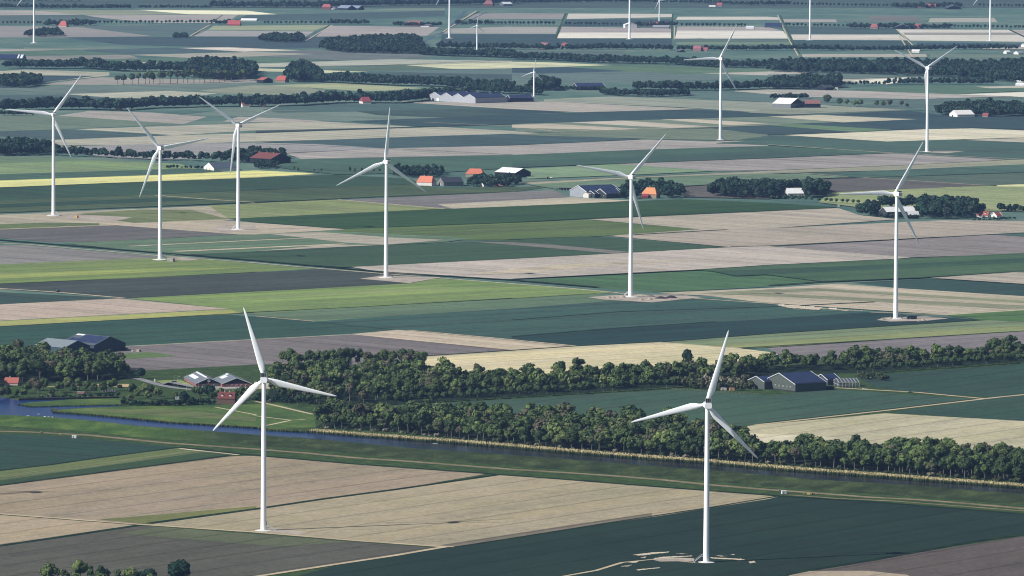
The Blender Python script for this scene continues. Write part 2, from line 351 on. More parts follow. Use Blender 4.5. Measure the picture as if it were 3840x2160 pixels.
# --- far field pattern first, near last; each line: colour, row direction, outline
fields('''
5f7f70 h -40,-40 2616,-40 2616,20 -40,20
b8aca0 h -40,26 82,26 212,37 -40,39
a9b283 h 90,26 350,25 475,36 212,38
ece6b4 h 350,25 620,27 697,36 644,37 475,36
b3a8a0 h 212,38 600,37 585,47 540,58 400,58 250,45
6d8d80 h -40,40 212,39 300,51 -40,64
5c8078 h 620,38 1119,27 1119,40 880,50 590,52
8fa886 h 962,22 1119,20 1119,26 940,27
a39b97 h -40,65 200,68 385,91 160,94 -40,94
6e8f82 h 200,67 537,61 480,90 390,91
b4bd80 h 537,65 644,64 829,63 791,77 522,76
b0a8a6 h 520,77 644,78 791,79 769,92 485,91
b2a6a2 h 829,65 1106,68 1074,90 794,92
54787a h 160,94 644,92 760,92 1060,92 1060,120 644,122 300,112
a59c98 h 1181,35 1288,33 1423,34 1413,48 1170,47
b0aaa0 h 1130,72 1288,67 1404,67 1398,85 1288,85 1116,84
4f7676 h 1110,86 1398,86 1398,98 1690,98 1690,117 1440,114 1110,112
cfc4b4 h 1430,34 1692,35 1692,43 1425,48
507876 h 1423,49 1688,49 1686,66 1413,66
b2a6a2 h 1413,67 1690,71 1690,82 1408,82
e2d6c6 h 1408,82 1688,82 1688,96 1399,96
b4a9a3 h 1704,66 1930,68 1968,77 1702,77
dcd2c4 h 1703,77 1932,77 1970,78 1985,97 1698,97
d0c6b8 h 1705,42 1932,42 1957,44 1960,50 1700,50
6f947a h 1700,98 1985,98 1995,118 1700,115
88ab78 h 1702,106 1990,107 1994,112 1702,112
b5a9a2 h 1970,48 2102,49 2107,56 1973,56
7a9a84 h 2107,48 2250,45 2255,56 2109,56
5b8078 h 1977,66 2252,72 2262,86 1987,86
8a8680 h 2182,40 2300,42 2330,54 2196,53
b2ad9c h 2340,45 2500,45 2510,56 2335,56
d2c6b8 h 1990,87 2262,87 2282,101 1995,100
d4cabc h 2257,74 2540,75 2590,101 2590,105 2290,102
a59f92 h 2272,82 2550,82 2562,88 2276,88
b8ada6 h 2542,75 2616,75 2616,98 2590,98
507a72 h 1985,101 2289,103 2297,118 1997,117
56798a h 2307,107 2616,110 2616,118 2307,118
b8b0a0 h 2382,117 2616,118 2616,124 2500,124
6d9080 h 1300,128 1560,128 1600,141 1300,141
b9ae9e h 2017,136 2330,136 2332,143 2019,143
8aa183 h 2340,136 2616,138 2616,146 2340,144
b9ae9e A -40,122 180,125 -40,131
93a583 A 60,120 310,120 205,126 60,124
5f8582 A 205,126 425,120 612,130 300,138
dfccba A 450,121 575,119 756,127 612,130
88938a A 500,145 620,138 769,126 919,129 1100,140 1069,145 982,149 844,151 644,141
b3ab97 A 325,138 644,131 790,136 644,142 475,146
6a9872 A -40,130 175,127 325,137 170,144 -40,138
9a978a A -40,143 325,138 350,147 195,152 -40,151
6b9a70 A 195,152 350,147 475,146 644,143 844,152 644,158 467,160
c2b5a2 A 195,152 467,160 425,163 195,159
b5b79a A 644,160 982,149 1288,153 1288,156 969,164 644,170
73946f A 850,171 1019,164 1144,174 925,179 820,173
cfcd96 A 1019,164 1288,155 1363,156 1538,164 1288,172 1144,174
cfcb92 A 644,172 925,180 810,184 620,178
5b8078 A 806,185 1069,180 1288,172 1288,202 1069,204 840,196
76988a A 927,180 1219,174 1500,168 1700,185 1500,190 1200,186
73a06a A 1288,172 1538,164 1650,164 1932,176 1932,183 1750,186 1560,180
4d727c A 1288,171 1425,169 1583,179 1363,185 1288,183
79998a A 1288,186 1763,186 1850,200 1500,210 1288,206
bdb3a5 A 1763,185 1932,180 2040,182 2040,188 1932,190
bfb6a8 A 1932,181 2020,183 1932,187
7b9b86 A 1932,188 2100,184 2300,192 2100,200 1932,201
bdb3a2 A 2107,200 2290,194 2330,196 2260,203 2170,210 2120,206
e0d8c0 A 2140,203 2280,195 2320,199 2230,212
b8b496 A -40,182 62,175 275,182 275,190 105,208 -40,190
52777e A -40,189 62,189 240,191 105,208 20,222 -40,222
aaa094 A 100,213 250,194 475,200 640,200 644,207 375,214
7f9c86 A -40,222 375,215 644,208 644,214 500,228 170,237 -40,231
b7b69a A 160,237 425,229 550,235 450,248 287,247
a9b085 A 500,228 644,214 681,215 769,220 850,234 700,240 560,236
bfc77c A 681,215 844,209 1069,222 969,229 894,229 769,220
62857f A -40,239 160,238 287,247 -40,258
b2a69c A 225,279 380,283 520,294 462,312 140,292
86a07a A -40,291 140,291 462,312 140,326 -40,331
5c8079 A -40,332 150,326 362,336 425,341 140,351 -40,341
b9b29a A 190,325 575,312 644,310 800,305 1060,320 644,328 437,340
b9b299 A -40,352 140,352 425,341 644,335 644,356 440,363 -40,368
86a288 A 450,290 700,262 800,259 982,260 1288,272 1288,288 1119,296 881,305 806,304 644,293
b5a99b A 600,294 690,297 806,304 700,309 560,306
5f8a7c A 660,276 730,263 800,259 982,260 1288,272 1000,279 700,284
567a6c A 894,280 1288,272 1425,283 1288,288 1119,296 950,290
4a7472 A 881,305 1119,296 1288,289 1713,275 1932,284 2045,289 1932,293 1713,299 1288,313 1114,320 1060,319
54746c B 644,329 1060,319 1060,324 644,335
b9b299 A 644,336 1109,320 1288,330 1388,338 1288,339 944,349 644,357
56807c A 660,358 1119,342 1288,337 1388,339 1613,351 1288,366 971,374 776,362
8fa680 A 1288,313 1563,304 1713,300 1932,294 2064,291 2120,309 1932,316 1650,326 1388,333 1300,332
c4b49a A 1288,315 1375,312 1613,325 1538,328 1288,322
c8b9a2 A 1438,309 1563,304 1788,319 1688,323
c6b89c A 1663,301 1738,300 1932,311 1838,316
8a9f76 A 1288,340 1388,334 1560,327 1790,324 1932,340 1932,356 1660,351
507876 A 1725,324 1932,317 2152,333 1932,340 1790,324
b0a6a0 A 971,374 1288,367 1630,352 1932,362 1932,369 1610,378 1288,391 760,402 719,387
aeb594 A 1368,250 1538,243 1932,258 2300,277 1982,289 1713,270 1368,256
b9ad9f A 1000,255 1094,257 1375,256 1763,275 1463,283 1288,275 1044,260
4e7474 A 1288,276 1425,283 1288,288 1200,281
6f9888 A 1700,243 1750,232 1932,236 2000,243 2294,250 2000,262 1932,258
b8ada4 A 1838,230 1932,226 2157,229 2407,238 2540,243 2294,250 2000,243
e0d6c4 A 2407,238 2616,231 2616,248 2540,243
bab2a0 A 1838,230 1932,226 1990,231 1932,237
6a9a6e A 2150,225 2332,216 2616,222 2616,228 2460,234 2407,238 2165,229
c6bba6 A 2454,219 2616,216 2616,221 2490,223
6d9482 A 2294,250 2540,244 2616,250 2616,292 2395,294 2374,281 2282,277 2150,268
aab18c A 1932,272 2132,270 2282,277 1982,289 1880,284
4a7272 A 2060,290 2282,278 2395,294 2616,294 2616,329 2447,322 2332,326 2244,327 1994,312 2307,301
c5bb9c A 1932,294 2064,290 2307,301 2120,309
79a268 A 1932,316 1992,312 2244,327 2152,333
d8ccaa A 1972,341 2152,334 2332,326 2444,324 2616,331 2616,346 2400,352 2232,357
507777 A 1932,342 2232,357 2400,352 2616,361 2616,402 2532,404 2242,387 1932,366 1800,362
c2b7a0 A 2424,352 2616,346 2616,361
a39fa0 A 80,372 275,366 450,362 644,360 785,363 971,374 719,386 644,388 450,402 300,400
6f8f76 A -40,397 100,394 225,402 450,412 -40,413
83a06f A -40,413 225,404 450,412 500,424 410,426 -40,440
4f7870 A -40,440 410,426 540,425 560,432 410,440 -40,456
ddd66e B -40,456 410,440 644,429 769,435 795,438 644,447 -40,473
416a58 A -40,473 644,448 849,440 1032,450 1060,462 844,472 644,478 -40,507
5a7258 A -40,507 644,479 1060,463 1100,473 1300,471 1390,470 1288,484 969,496 644,508 -40,538
3d6458 B -40,516 412,498 525,503 -40,525
4f7a72 A 680,420 760,402 1288,391 1610,378 1932,368 2242,386 1932,399 1660,409 1288,423 1100,436 849,440 770,432
4a7270 B 1288,408 1932,381 2100,392 1932,399 1288,423
a99f9c A 1550,414 1932,400 2242,387 2532,403 2294,416 1932,430 1800,431
7fa284 A 1300,427 1550,414 1800,431 1598,441 1330,451
a6a586 B 1310,460 1400,455 1932,431 2294,416 2532,404 2616,402 2616,416 2294,428 1932,438 1598,449 1340,466
507a78 A 2030,439 2294,427 2616,413 2616,436 2282,445 2167,449
70917e A 1330,466 1598,450 1932,438 2030,440 2132,447 1932,458 1720,470 1400,477
5d7873 A 2167,449 2616,436 2616,466 2477,468
7a7370 A 1720,472 1932,459 2167,449 2477,468 2272,478 2084,487 1932,502 1720,497
98a77a A 2060,511 2084,487 2272,478 2477,469 2616,471 2616,532 2400,532 2157,523
d8cf8c B 2507,468 2616,464 2616,472 2510,471
8d8789 B 851,504 1288,484 1390,479 1440,500 1590,506 1288,521 1144,527
beb29c B 1100,515 1440,497 1590,506 1288,521 1144,527
b7aa92 A -40,542 525,518 644,512 800,541 600,553 336,562 295,567 -40,579
7a8a5e A 140,542 350,527 480,528 575,551 337,561 275,553
6f8458 A -40,566 120,560 250,562 250,568 -40,577
8b9a68 A 525,518 644,512 849,503 1119,526 966,533 809,540 644,549 575,551
c0af98 A 250,561 336,562 550,554 644,561 871,577 644,590 600,590 295,567
3f6a45 B 575,551 644,548 966,533 1288,520 1713,502 1932,511 2107,522 1932,533 1488,551 1288,561 869,577 644,560
68834c B 869,577 1288,562 1480,554 1763,578 1593,591 1463,597 1288,604 1119,605 844,583
b8ab9a A 1480,553 1932,533 2107,524 2162,542 2257,553 1932,576 1763,578
b5a698 A 1530,595 1593,590 1763,578 1932,576 2377,555 2616,558 2616,590 2482,591 1932,621 1838,623
9a8f90 A 1957,622 2482,593 2616,588 2616,638 2297,649
50777a A 2482,591 2616,584 2616,600
7d7878 B -40,580 295,567 600,590 250,608 125,609 -40,596
6a8a78 B 160,613 644,591 820,582 1194,600 1120,610 644,635 440,643
b3a99a B 644,633 820,618 969,617 800,628
b8ac9c B 676,590 806,585 969,598 1119,605 969,617 870,612 779,601
4a6e5a B 480,641 644,634 944,619 1144,612 1463,597 1513,597 1833,624 1588,637 1288,653 1044,666 869,674 644,658
8d8680 A 1194,610 1288,611 1388,617 1588,636 1540,639 1288,618
c0b1a8 A 881,673 1288,653 1588,637 1833,624 1932,621 2294,649 2244,654 1932,669 1750,681 1288,704 1144,698 969,688
c6b49c A 1180,690 1400,668 1800,652 1500,672 1288,692
538160 A 1320,704 1750,681 1932,693 2067,710 1932,719 1660,736 1503,725
52785f B 1750,681 1932,669 2244,654 2616,636 2616,686 2307,701 2067,710 1932,693
456c60 B 1790,684 2244,667 2616,650 2616,661 2244,679 1850,696
3f656b B 2144,711 2342,701 2616,718 2616,749 2257,725
b9ab9c A 2342,701 2552,687 2616,689 2616,719
c2b29a A 1653,737 1932,725 2107,714 2257,725 2616,748 2616,780 2380,794 1932,763 1788,745
8e9484 A 1760,738 1932,728 2057,725 2616,759 2616,777 2520,777 1932,745
b3a690 A 1900,737 2080,733 2616,766 2616,771
96908f A -40,618 62,617 392,645 400,648 -40,667
7b9652 B -40,667 400,648 520,653 784,676 644,685 375,699 -40,715
93a456 B -40,690 375,676 644,672 500,680 -40,703
55626b B -40,716 375,699 644,686 804,677 969,690 1060,699 1036,713 819,725 644,734 320,751 -40,724
46656a A -40,733 312,751 -40,768
bfa999 A -40,768 300,751 577,777 -40,809
a4a961 B -40,810 577,778 644,774 660,780 575,791 -40,823
7d9a58 B 320,751 644,734 819,725 1036,713 1094,701 1288,713 1426,725 1545,737 1500,740 1288,753 644,788 600,786 577,777
8aa55e B 420,758 1036,722 1350,722 1100,737 700,760
688674 B 620,790 644,788 1288,753 1500,740 1580,760 1513,760 1288,777 969,797 791,810
3f6a68 B -40,823 575,791 644,797 791,810 999,831 644,854 312,872 -40,892
487074 B 791,810 969,797 1288,777 1513,760 1620,748 1763,753 1932,764 2000,780 2132,783 2250,790 2480,806 2307,817 1932,842 1658,862 1448,873 1026,833 999,831
355a66 B 1288,846 1563,824 1932,804 2180,786 2470,806 2307,817 1932,842 1658,862 1448,873 1288,857
7c9278 B 1670,862 1932,842 2307,817 2470,806 2616,812 2616,834 2257,854 1932,875 1863,878
8f9c6c B 1780,869 1932,860 2257,838 2616,817 2616,834 2257,854 1932,875 1863,878
5a8452 B 2380,794 2616,779 2616,812 2470,806
8f8487 A 300,876 312,872 644,854 881,842 1288,881 1069,898 1071,925 644,925 300,945 280,905
c9b49c A 881,842 999,831 1026,833 1288,857 1448,873 1288,882
d0c196 B 1069,898 1288,884 1448,873 1658,862 1863,878 1960,890 1932,920 1288,945 1071,950
90868c B 1932,877 2257,855 2616,833 2616,888 2000,905 1950,891
6b8a52 B 262,892 375,886 450,896 285,906
''')
# ------------------------------------------------------------------ near land, canal, dike, tracks
sheet('grass_land', [(-40, 895), (60, 890), (290, 938), (660, 918), (1000, 925), (1288, 945), (1700, 935), (1932, 915), (2300, 895), (2616, 870), (2616, 1520), (-40, 1520)], GRASS)
def water_mat():
    m, nt, out = new_mat('canal_water_surface')
    geo = N(nt, 'NewGeometry')
    n = noise(nt, geo.outputs['Position'], .9, 3, .6); n2 = noise(nt, geo.outputs['Position'], .06, 2)
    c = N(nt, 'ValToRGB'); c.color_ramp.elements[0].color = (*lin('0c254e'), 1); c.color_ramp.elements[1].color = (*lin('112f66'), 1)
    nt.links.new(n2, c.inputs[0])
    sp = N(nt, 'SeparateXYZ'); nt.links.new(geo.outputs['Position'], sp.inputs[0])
    mr = N(nt, 'MapRange'); mr.inputs['From Min'].default_value = -190; mr.inputs['From Max'].default_value = -60   # wind ruffles the open western reach; the same mask paints reflections into the colour
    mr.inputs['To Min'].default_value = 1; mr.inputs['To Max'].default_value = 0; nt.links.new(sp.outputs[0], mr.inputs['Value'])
    mx = N(nt, 'MixRGB'); mx.inputs[1].default_value = (*lin('050b16'), 1); nt.links.new(mr.outputs[0], mx.inputs[0]); nt.links.new(c.outputs[0], mx.inputs[2])  # blue sky reflection west, dark tree reflection east, painted into the base colour
    b = princ(nt, out, mx.outputs[0], .22, .1)
    bp = N(nt, 'Bump'); nt.links.new(math_n(nt, 'MULTIPLY_ADD', mr.outputs[0], .35, .22), bp.inputs['Strength']); bp.inputs['Distance'].default_value = .3
    nt.links.new(n, bp.inputs['Height']); nt.links.new(bp.outputs[0], b.inputs['Normal'])
    return m
WATERM = water_mat()
CREST = [(-40, 1041), (0, 1044), (125, 1049.5), (225, 1058), (350, 1072), (425, 1077), (557, 1087), (644, 1094), (744, 1100.5), (844, 1109), (944, 1119), (1069, 1130.5), (1194, 1138), (1288, 1145), (1413, 1154), (1538, 1164), (1663, 1174), (1788, 1183), (1932, 1195), (2057, 1207), (2182, 1214), (2307, 1222), (2432, 1232), (2616, 1246)]
FAR = [(135, 1041.5), (250, 1050), (425, 1067.5), (644, 1081), (676, 1087), (769, 1091), (894, 1101), (1019, 1110), (1144, 1119), (1288, 1131), (1463, 1146), (1588, 1156), (1763, 1168), (1932, 1184), (2057, 1193), (2182, 1202), (2307, 1212), (2432, 1221), (2616, 1235)]
sheet('canal_water', [(-40, 1003), (12, 1002), (47, 1009.5), (250, 1003), (305, 1003), (310, 1022), (275, 1025.7), (212, 1028), (127, 1033)] + FAR + [(x, y + 12) for x, y in CREST[::-1]], WATERM)
sheet('meadow_spit', [(44, 1021), (62, 1016), (175, 1007), (312, 1003), (350, 1010), (312, 1021), (75, 1027)], MEADOW)
sheet('meadow', [(128, 1034), (212, 1028.5), (350, 1024), (644, 1019), (700, 1018), (790, 1045), (795, 1076), (690, 1082), (644, 1078), (425, 1066), (250, 1048), (140, 1040)], MEADOW)
fields('''
6f8050 B 180,1034 420,1030 644,1052 644,1062 400,1048
93a566 B 390,960 454,957 490,974 425,972
c8a878 B 212,968 328,968 328,975 107,975
c2b8ae A 640,962 694,968 690,978 640,978
a8a8aa A 500,975 560,974 640,974 640,979 520,981
4b7069 b 990,1022 1288,1006 1690,982 1932,997 2000,990 2107,982 2462,1006 2200,1036 1932,1066 1870,1074 1700,1080 1288,1080 1000,1050
3f6462 b 2150,948 2616,915 2616,993 2507,1002 2297,989 2200,975
416762 b 2227,1041 2507,1003 2616,995 2616,1065 2260,1041
c0b591 b 1880,1074 2227,1042 2616,1064 2616,1160 1880,1125
d2c6a6 b 1880,1092 2107,1103 2050,1122 1880,1118
3c605f a -40,1093 0,1093 175,1102 350,1118 450,1128 250,1154 125,1172 -40,1191
6f8152 b -40,1191 125,1173 250,1155 450,1129 585,1144 512,1140 -40,1217
7d8c58 b -40,1204 200,1174 480,1136 500,1138 200,1182 -40,1209
49694c b -40,1217 512,1140 582,1146 300,1184 -40,1227
b09a7e:.76 b -40,1230 0,1225 580,1150 644,1149 769,1159 894,1170 1019,1178 1144,1187 1226,1194 994,1234 819,1257 644,1283 375,1321 -40,1292
7e8550 b 250,1310 375,1299 644,1276 644,1283 375,1321
b2a282:.76 b 375,1322 644,1285 819,1259 994,1236 1252,1198 1288,1200 1413,1209 1538,1219 1663,1229 1788,1238 1932,1249 1957,1252 1932,1258 1788,1280 1663,1300 1538,1318 1413,1338 1288,1358 1144,1378 1106,1378 644,1342
8f8270 b 1110,1374 1288,1346 1463,1319 1640,1293 1640,1303 1538,1318 1288,1358 1144,1378
b8a284:.76 b -40,1297 0,1298 350,1324 -40,1380
706d62 b -40,1381 356,1325 644,1346 894,1366 1106,1381 994,1401 844,1424 670,1450 500,1475 -40,1520
6d7862 b 300,1345 400,1328 880,1366 700,1378
32504f b 1141,1381 1288,1359 1538,1319 1788,1281 1932,1259 1960,1252 2057,1258 2182,1265 2307,1275 2432,1285 2616,1300 2616,1342 2307,1391 2057,1434 1600,1520 500,1520 844,1426 1106,1382
786a67 b 2616,1345 2307,1393 2182,1416 1985,1450 1700,1520 2616,1520
b3a08a b 2007,1440 2182,1439 2282,1449 2400,1520 1850,1520
''')
def ribbon(name, pts, w, mat): return sheet(name, line_poly(pts, w), mat)
def ribbons(name, txt, mat):
    for ln in txt.strip().splitlines():
        w, *pt = ln.split()
        ribbon(name, [tuple(float(q) for q in p.split(',')) for p in pt], float(w), mat)
ribbons('ditch', '''
5 -40,1229 0,1223 200,1198 575,1149
6 375,1319 500,1302 644,1283 819,1257 994,1234 1252,1197
7 -40,1381 130,1357 356,1323
5 -40,1191 125,1172 250,1154 450,1128
6 2616,1342 2432,1367 2307,1391 2182,1414 2057,1433 1940,1457
3 1144,1379 1288,1357 1538,1317 1788,1279 1955,1251
6 450,1128 640,1148 894,1170 1226,1194 1413,1208 1663,1228 1955,1250 2182,1264 2307,1274 2616,1299
9 -40,602 0,605 644,657 979,687 1288,706 1503,724
6 1560,742 1763,751 1932,763 2380,793
5 1640,735 1760,731 1932,722
9 -40,538 0,536 644,510 969,495 1288,483
3 -40,716 0,714 375,698 644,685
3 320,750 644,733 819,724
4 575,790 1288,752 1500,739
3 -40,823 0,822 575,790
6 1071,897 1448,872 1670,861 1932,841 2307,817 2480,806
6 1863,877 2257,854 2576,834 2616,831
4 881,673 1288,653 1588,637 1833,623
4 644,634 944,619 1288,604 1463,597
6 869,576 1288,561 1488,550 1932,532 2107,524
9 1593,592 1700,586 1830,579
5 1838,622 1932,620 2482,592 2616,586
5 1288,704 1750,681 1932,669 2244,654
7 1932,720 2067,711 2307,701 2552,686
3 -40,475 0,473 644,447 849,439
3 644,478 844,471 1019,466
8 1400,476 1720,470 1932,458 2282,445 2616,434
4 1288,423 1660,409 1932,399 2242,386
5 1310,460 1600,446 1932,431 2294,416 2532,404
6 1288,848 1563,826 1800,810
5 620,787 900,773 1288,751
6 1288,806 1563,785 1932,773 2200,760
7 1932,1066 2200,1036 2462,1006
6 640,335 1060,319 1288,313
5 644,362 971,374 1288,390 760,401
4 80,208 250,194
6 644,170 900,166 1288,156 1500,156
5 720,167 969,164 1340,148
2.5 560,38 485,91
3 829,63 794,90
4 1206,28 1110,83
6 2540,75 2600,104
8 1288,67 1404,67
8 1408,66 1690,71
7 1399,97 1690,97
6 1430,33 1690,33
7 0,39 212,38 640,37
''', DITCHM)
ribbons('ditch', '''
4.5 1423,33 1410,66 1398,98
3 1692,35 1690,70 1690,98
3 1962,38 1990,97 2012,136
''', GRASS)
ribbons('dirt_track', '''
7 325,621 644,606 779,600
12 440,634 644,625 869,615
4 452,1131 600,1147
4 -40,608 0,612 75,616 397,643.5 644,662 804,676 979,690 1169,705 1288,714 1375,721 1426,725 1555,737
4 1545,738 1653,745 1932,764 2132,783
5 -40,721 0,726 125,734 312,750
3 644,796 791,809
4 390,492 525,502 600,507 640,510
4 1932,365 2240,386 2576,402 2616,404
4 1388,332 1700,323 1932,315
3 1932,431 2132,446
3 2167,448 2477,468
4 851,503 1119,526
4 1340,463 1598,449
4 1026,832 1288,856 1448,872
3 312,872 644,854 881,842
3 1658,862 1863,878
5 -40,578 0,577 200,569 295,566
4 2190,786 2380,793 2616,778
2.6 640,1048 731,1059.5 769,1057
2.6 669,1073 731,1060
2.4 540,1026 644,1046
5 80,213 250,209 500,206
4 2010,36 2182,38 2507,43
4 1066,308 1288,318 1388,330
3 780,277 644,280
2.5 1697,60 1696,98
2.5 1956,38 1983,97 2008,140
3 2254,72 2300,118
3 528,62 478,91
3 836,63 770,102
3.5 1198,28 1095,92
3 2262,90 2300,150
5 1288,127 1690,127
''', TRACKM)
ribbons('dirt_track', '''
8 -40,1087 0,1087 75,1089 225,1097 425,1117 644,1132 769,1142 894,1154 1019,1162 1144,1172 1288,1183 1413,1190.5 1538,1199 1663,1209 1788,1222 1932,1234 2057,1243 2182,1253 2307,1259 2432,1269 2616,1285
4 1980,1247 2100,1256 2250,1263 2450,1278 2616,1291
''', TRACKD)
ribbons('road', '''
5 -40,1292 0,1295.5 350,1322 644,1342 894,1363 1106,1378 1141,1378
5 1120,1379 1060,1389 994,1400.5 844,1423 676,1449 500,1476
5 1900,1072 1932,1068 2232,1034.5 2507,1002 2616,991
5 2102,978 2307,989.5 2482,1006
7 548,978 644,980 700,980
4 644,1012 681,1019.5 744,1034.5 787,1044.5
3 1410,1454 1500,1438 1565,1418 1645,1410 1750,1418
''', ROADM)
ribbons('street', '''
8 290,950 350,955 400,970 440,978 510,985 600,979
7 400,970 430,964 500,978
''', ASPH)
ribbons('water_channel', '''
7 1171,27 1134,65
6 1116,80 1085,95 1055,110
4 1225,30 1160,62
''', WATERM)
def ragged(poly, step=3.0, j=.55):
    rg = random.Random(int(poly[0][0])); out = []
    for i, p in enumerate(poly):
        q = poly[(i + 1) % len(poly)]; n = max(1, int(math.hypot(q[0] - p[0], (q[1] - p[1]) * 4) / step))
        for k in range(n):
            f = k / n; out.append((p[0] + (q[0] - p[0]) * f + rg.uniform(-j, j) * 1.6, p[1] + (q[1] - p[1]) * f + rg.uniform(-j, j)))
    return out
def pads(txt, mat, rough=False):
    for ln in txt.strip().splitlines():
        poly = [tuple(float(q) for q in p.split(',')) for p in ln.split()]
        sheet('hardstand', ragged(poly) if rough else poly, mat)
pads('''
140,545 170,538 220,541 335,547 290,556 215,556
530,574 570,566 640,566 648,580 560,586
385,655 430,648 520,650 480,656
905,702 960,694 1110,698 1030,713
1478,749 1540,744 1700,742 1770,749 1640,762 1520,755
2205,806 2225,800 2330,797 2386,802 2330,808 2240,810
660,1337 690,1331 775,1342 750,1349 700,1343
1640,1411 1680,1405 1746,1408 1746,1415 1660,1416
2300,382 2370,381 2430,381 2380,387
1775,357 1880,356 1830,359
''', PADM)
pads('''
1592,1399 1640,1393 1686,1390.5 1680,1393 1612,1400.5
1640,1408 1670,1404 1740,1401 1744,1403 1690,1405.5 1650,1409.5
1785,1405 1850,1408 1880,1412 1850,1411 1790,1408
1883,1416 1898,1414 1900,1418 1886,1420
1850,1409 1865,1409 1866,1413 1852,1412
1575,1418 1610,1414 1600,1419
1600,1436 1660,1430 1660,1432 1604,1438
1960,770 1990,768 2070,775 2060,781 1985,776
2080,778 2180,783 2120,782
1700,1396 1730,1395 1715,1397
1800,1400 1830,1402 1812,1403
1560,1428 1590,1424 1580,1428
1835,1398 1850,1397 1845,1399
1610,1406 1626,1403 1622,1407

''', SOILM, True)
# dike: raised bank along the near side of the canal
def bank(name, pts, zc, mat, drop=33):
    b = MB(); rows = []
    for x, y in pts:
        c = G(x, y, zc); t = G(x, y + drop, 0); n = (c - t); n.z = 0; n.normalize()
        k = c + n * 3; w = c + n * 14
        k.z = zc - .1; w.z = 0; t.z = .25
        m1 = t.lerp(c, .12); m1.z = .45
        m2 = t.lerp(c, .93); m2.z = zc * .97
        rows.append([t, m1, m2, c, k, w])
    # subdivide along the length with small height noise
    vs = []; nr = 0
    for i in range(len(rows) - 1):
        seg = 12
        for s in range(seg + (i == len(rows) - 2)):
            f = s / seg
            for j in range(6):
                p = rows[i][j].lerp(rows[i + 1][j], f)
                if 0 < j < 5: p = p + Vector((0, 0, random.uniform(-.18, .18)))
                vs.append(p)
            nr += 1
    fs = [(i * 6 + j, i * 6 + j + 1, (i + 1) * 6 + j + 1, (i + 1) * 6 + j) for i in range(nr - 1) for j in range(5)]
    fs = [f[::-1] for f in fs]
    b.add(vs, fs, True); o = b.build(name, mat); o['kind'] = 'structure'; return o
bank('dike', CREST, 4.5, DIKE, 33)
# ------------------------------------------------------------------ wind turbines
WHITE = P('eff1f4', .35, .4, .05, .15)
BLADEM = P('f4f6f8', .4, .4, .05, .1)
CONC = P('dcd9d2', .85, .2, .12, .4)
DARK = P('23272e', .6, .3)
STEEL = P('c9ccd0', .45, .4, .1)
TURB_MESH = {}
def blade_mesh(Rr, cmax, root):
    b = MB(); n = 12; rings = []
    st = [0.02, .05, .09, .14, .2, .27, .36, .48, .6, .72, .84, .93, .975, 1.0]
    for t in st:
        if t < .06: ch, th, off, tw = root, root, 0, 0
        else:
            up = min(1, (t - .05) / .14); up = up * up * (3 - 2 * up)
            big = cmax * (1 - .78 * max(0, (t - .19)) / .81)
            ch = root * (1 - up) + big * up
            if t > .95: ch *= (.75 if t < .99 else .25)
            th = root * (1 - up) + max(.12, ch * .2) * up
            off = up * ch * .18; tw = R(11) * (1 - t) ** 2 * up
        ring = []
        for k in range(n):
            a = 2 * math.pi * k / n
            x = ch / 2 * math.cos(a) + off; y = th / 2 * math.sin(a) * (1 if math.cos(a) < 0 else .75)
            ring.append((x * math.cos(tw) - y * math.sin(tw), x * math.sin(tw) + y * math.cos(tw) + .035 * Rr * t * t, t * Rr))
        rings.append(ring)
    vs = [p for r in rings for p in r]
    fs = [(i * n + k, i * n + (k + 1) % n, (i + 1) * n + (k + 1) % n, (i + 1) * n + k) for i in range(len(st) - 1) for k in range(n)]
    b.add(vs, fs, True); b.add(rings[-1], [tuple(range(n))])
    return b.mesh('blade', BLADEM)

def rbox(b, x0, x1, y0, y1, z0, z1, c=.5):
    """box with chamfered long edges, long axis y"""
    pr = [(x0 + c, z0), (x1 - c, z0), (x1, z0 + c), (x1, z1 - c), (x1 - c, z1), (x0 + c, z1), (x0, z1 - c), (x0, z0 + c)]
    vs = [(x, y, z) for y in (y0, y1) for x, z in pr]; n = 8
    fs = [(k, (k + 1) % n, n + (k + 1) % n, n + k) for k in range(n)] + [tuple(range(n))[::-1], tuple(range(n, 2 * n))]
    return b.add(vs, [f[::-1] for f in fs])

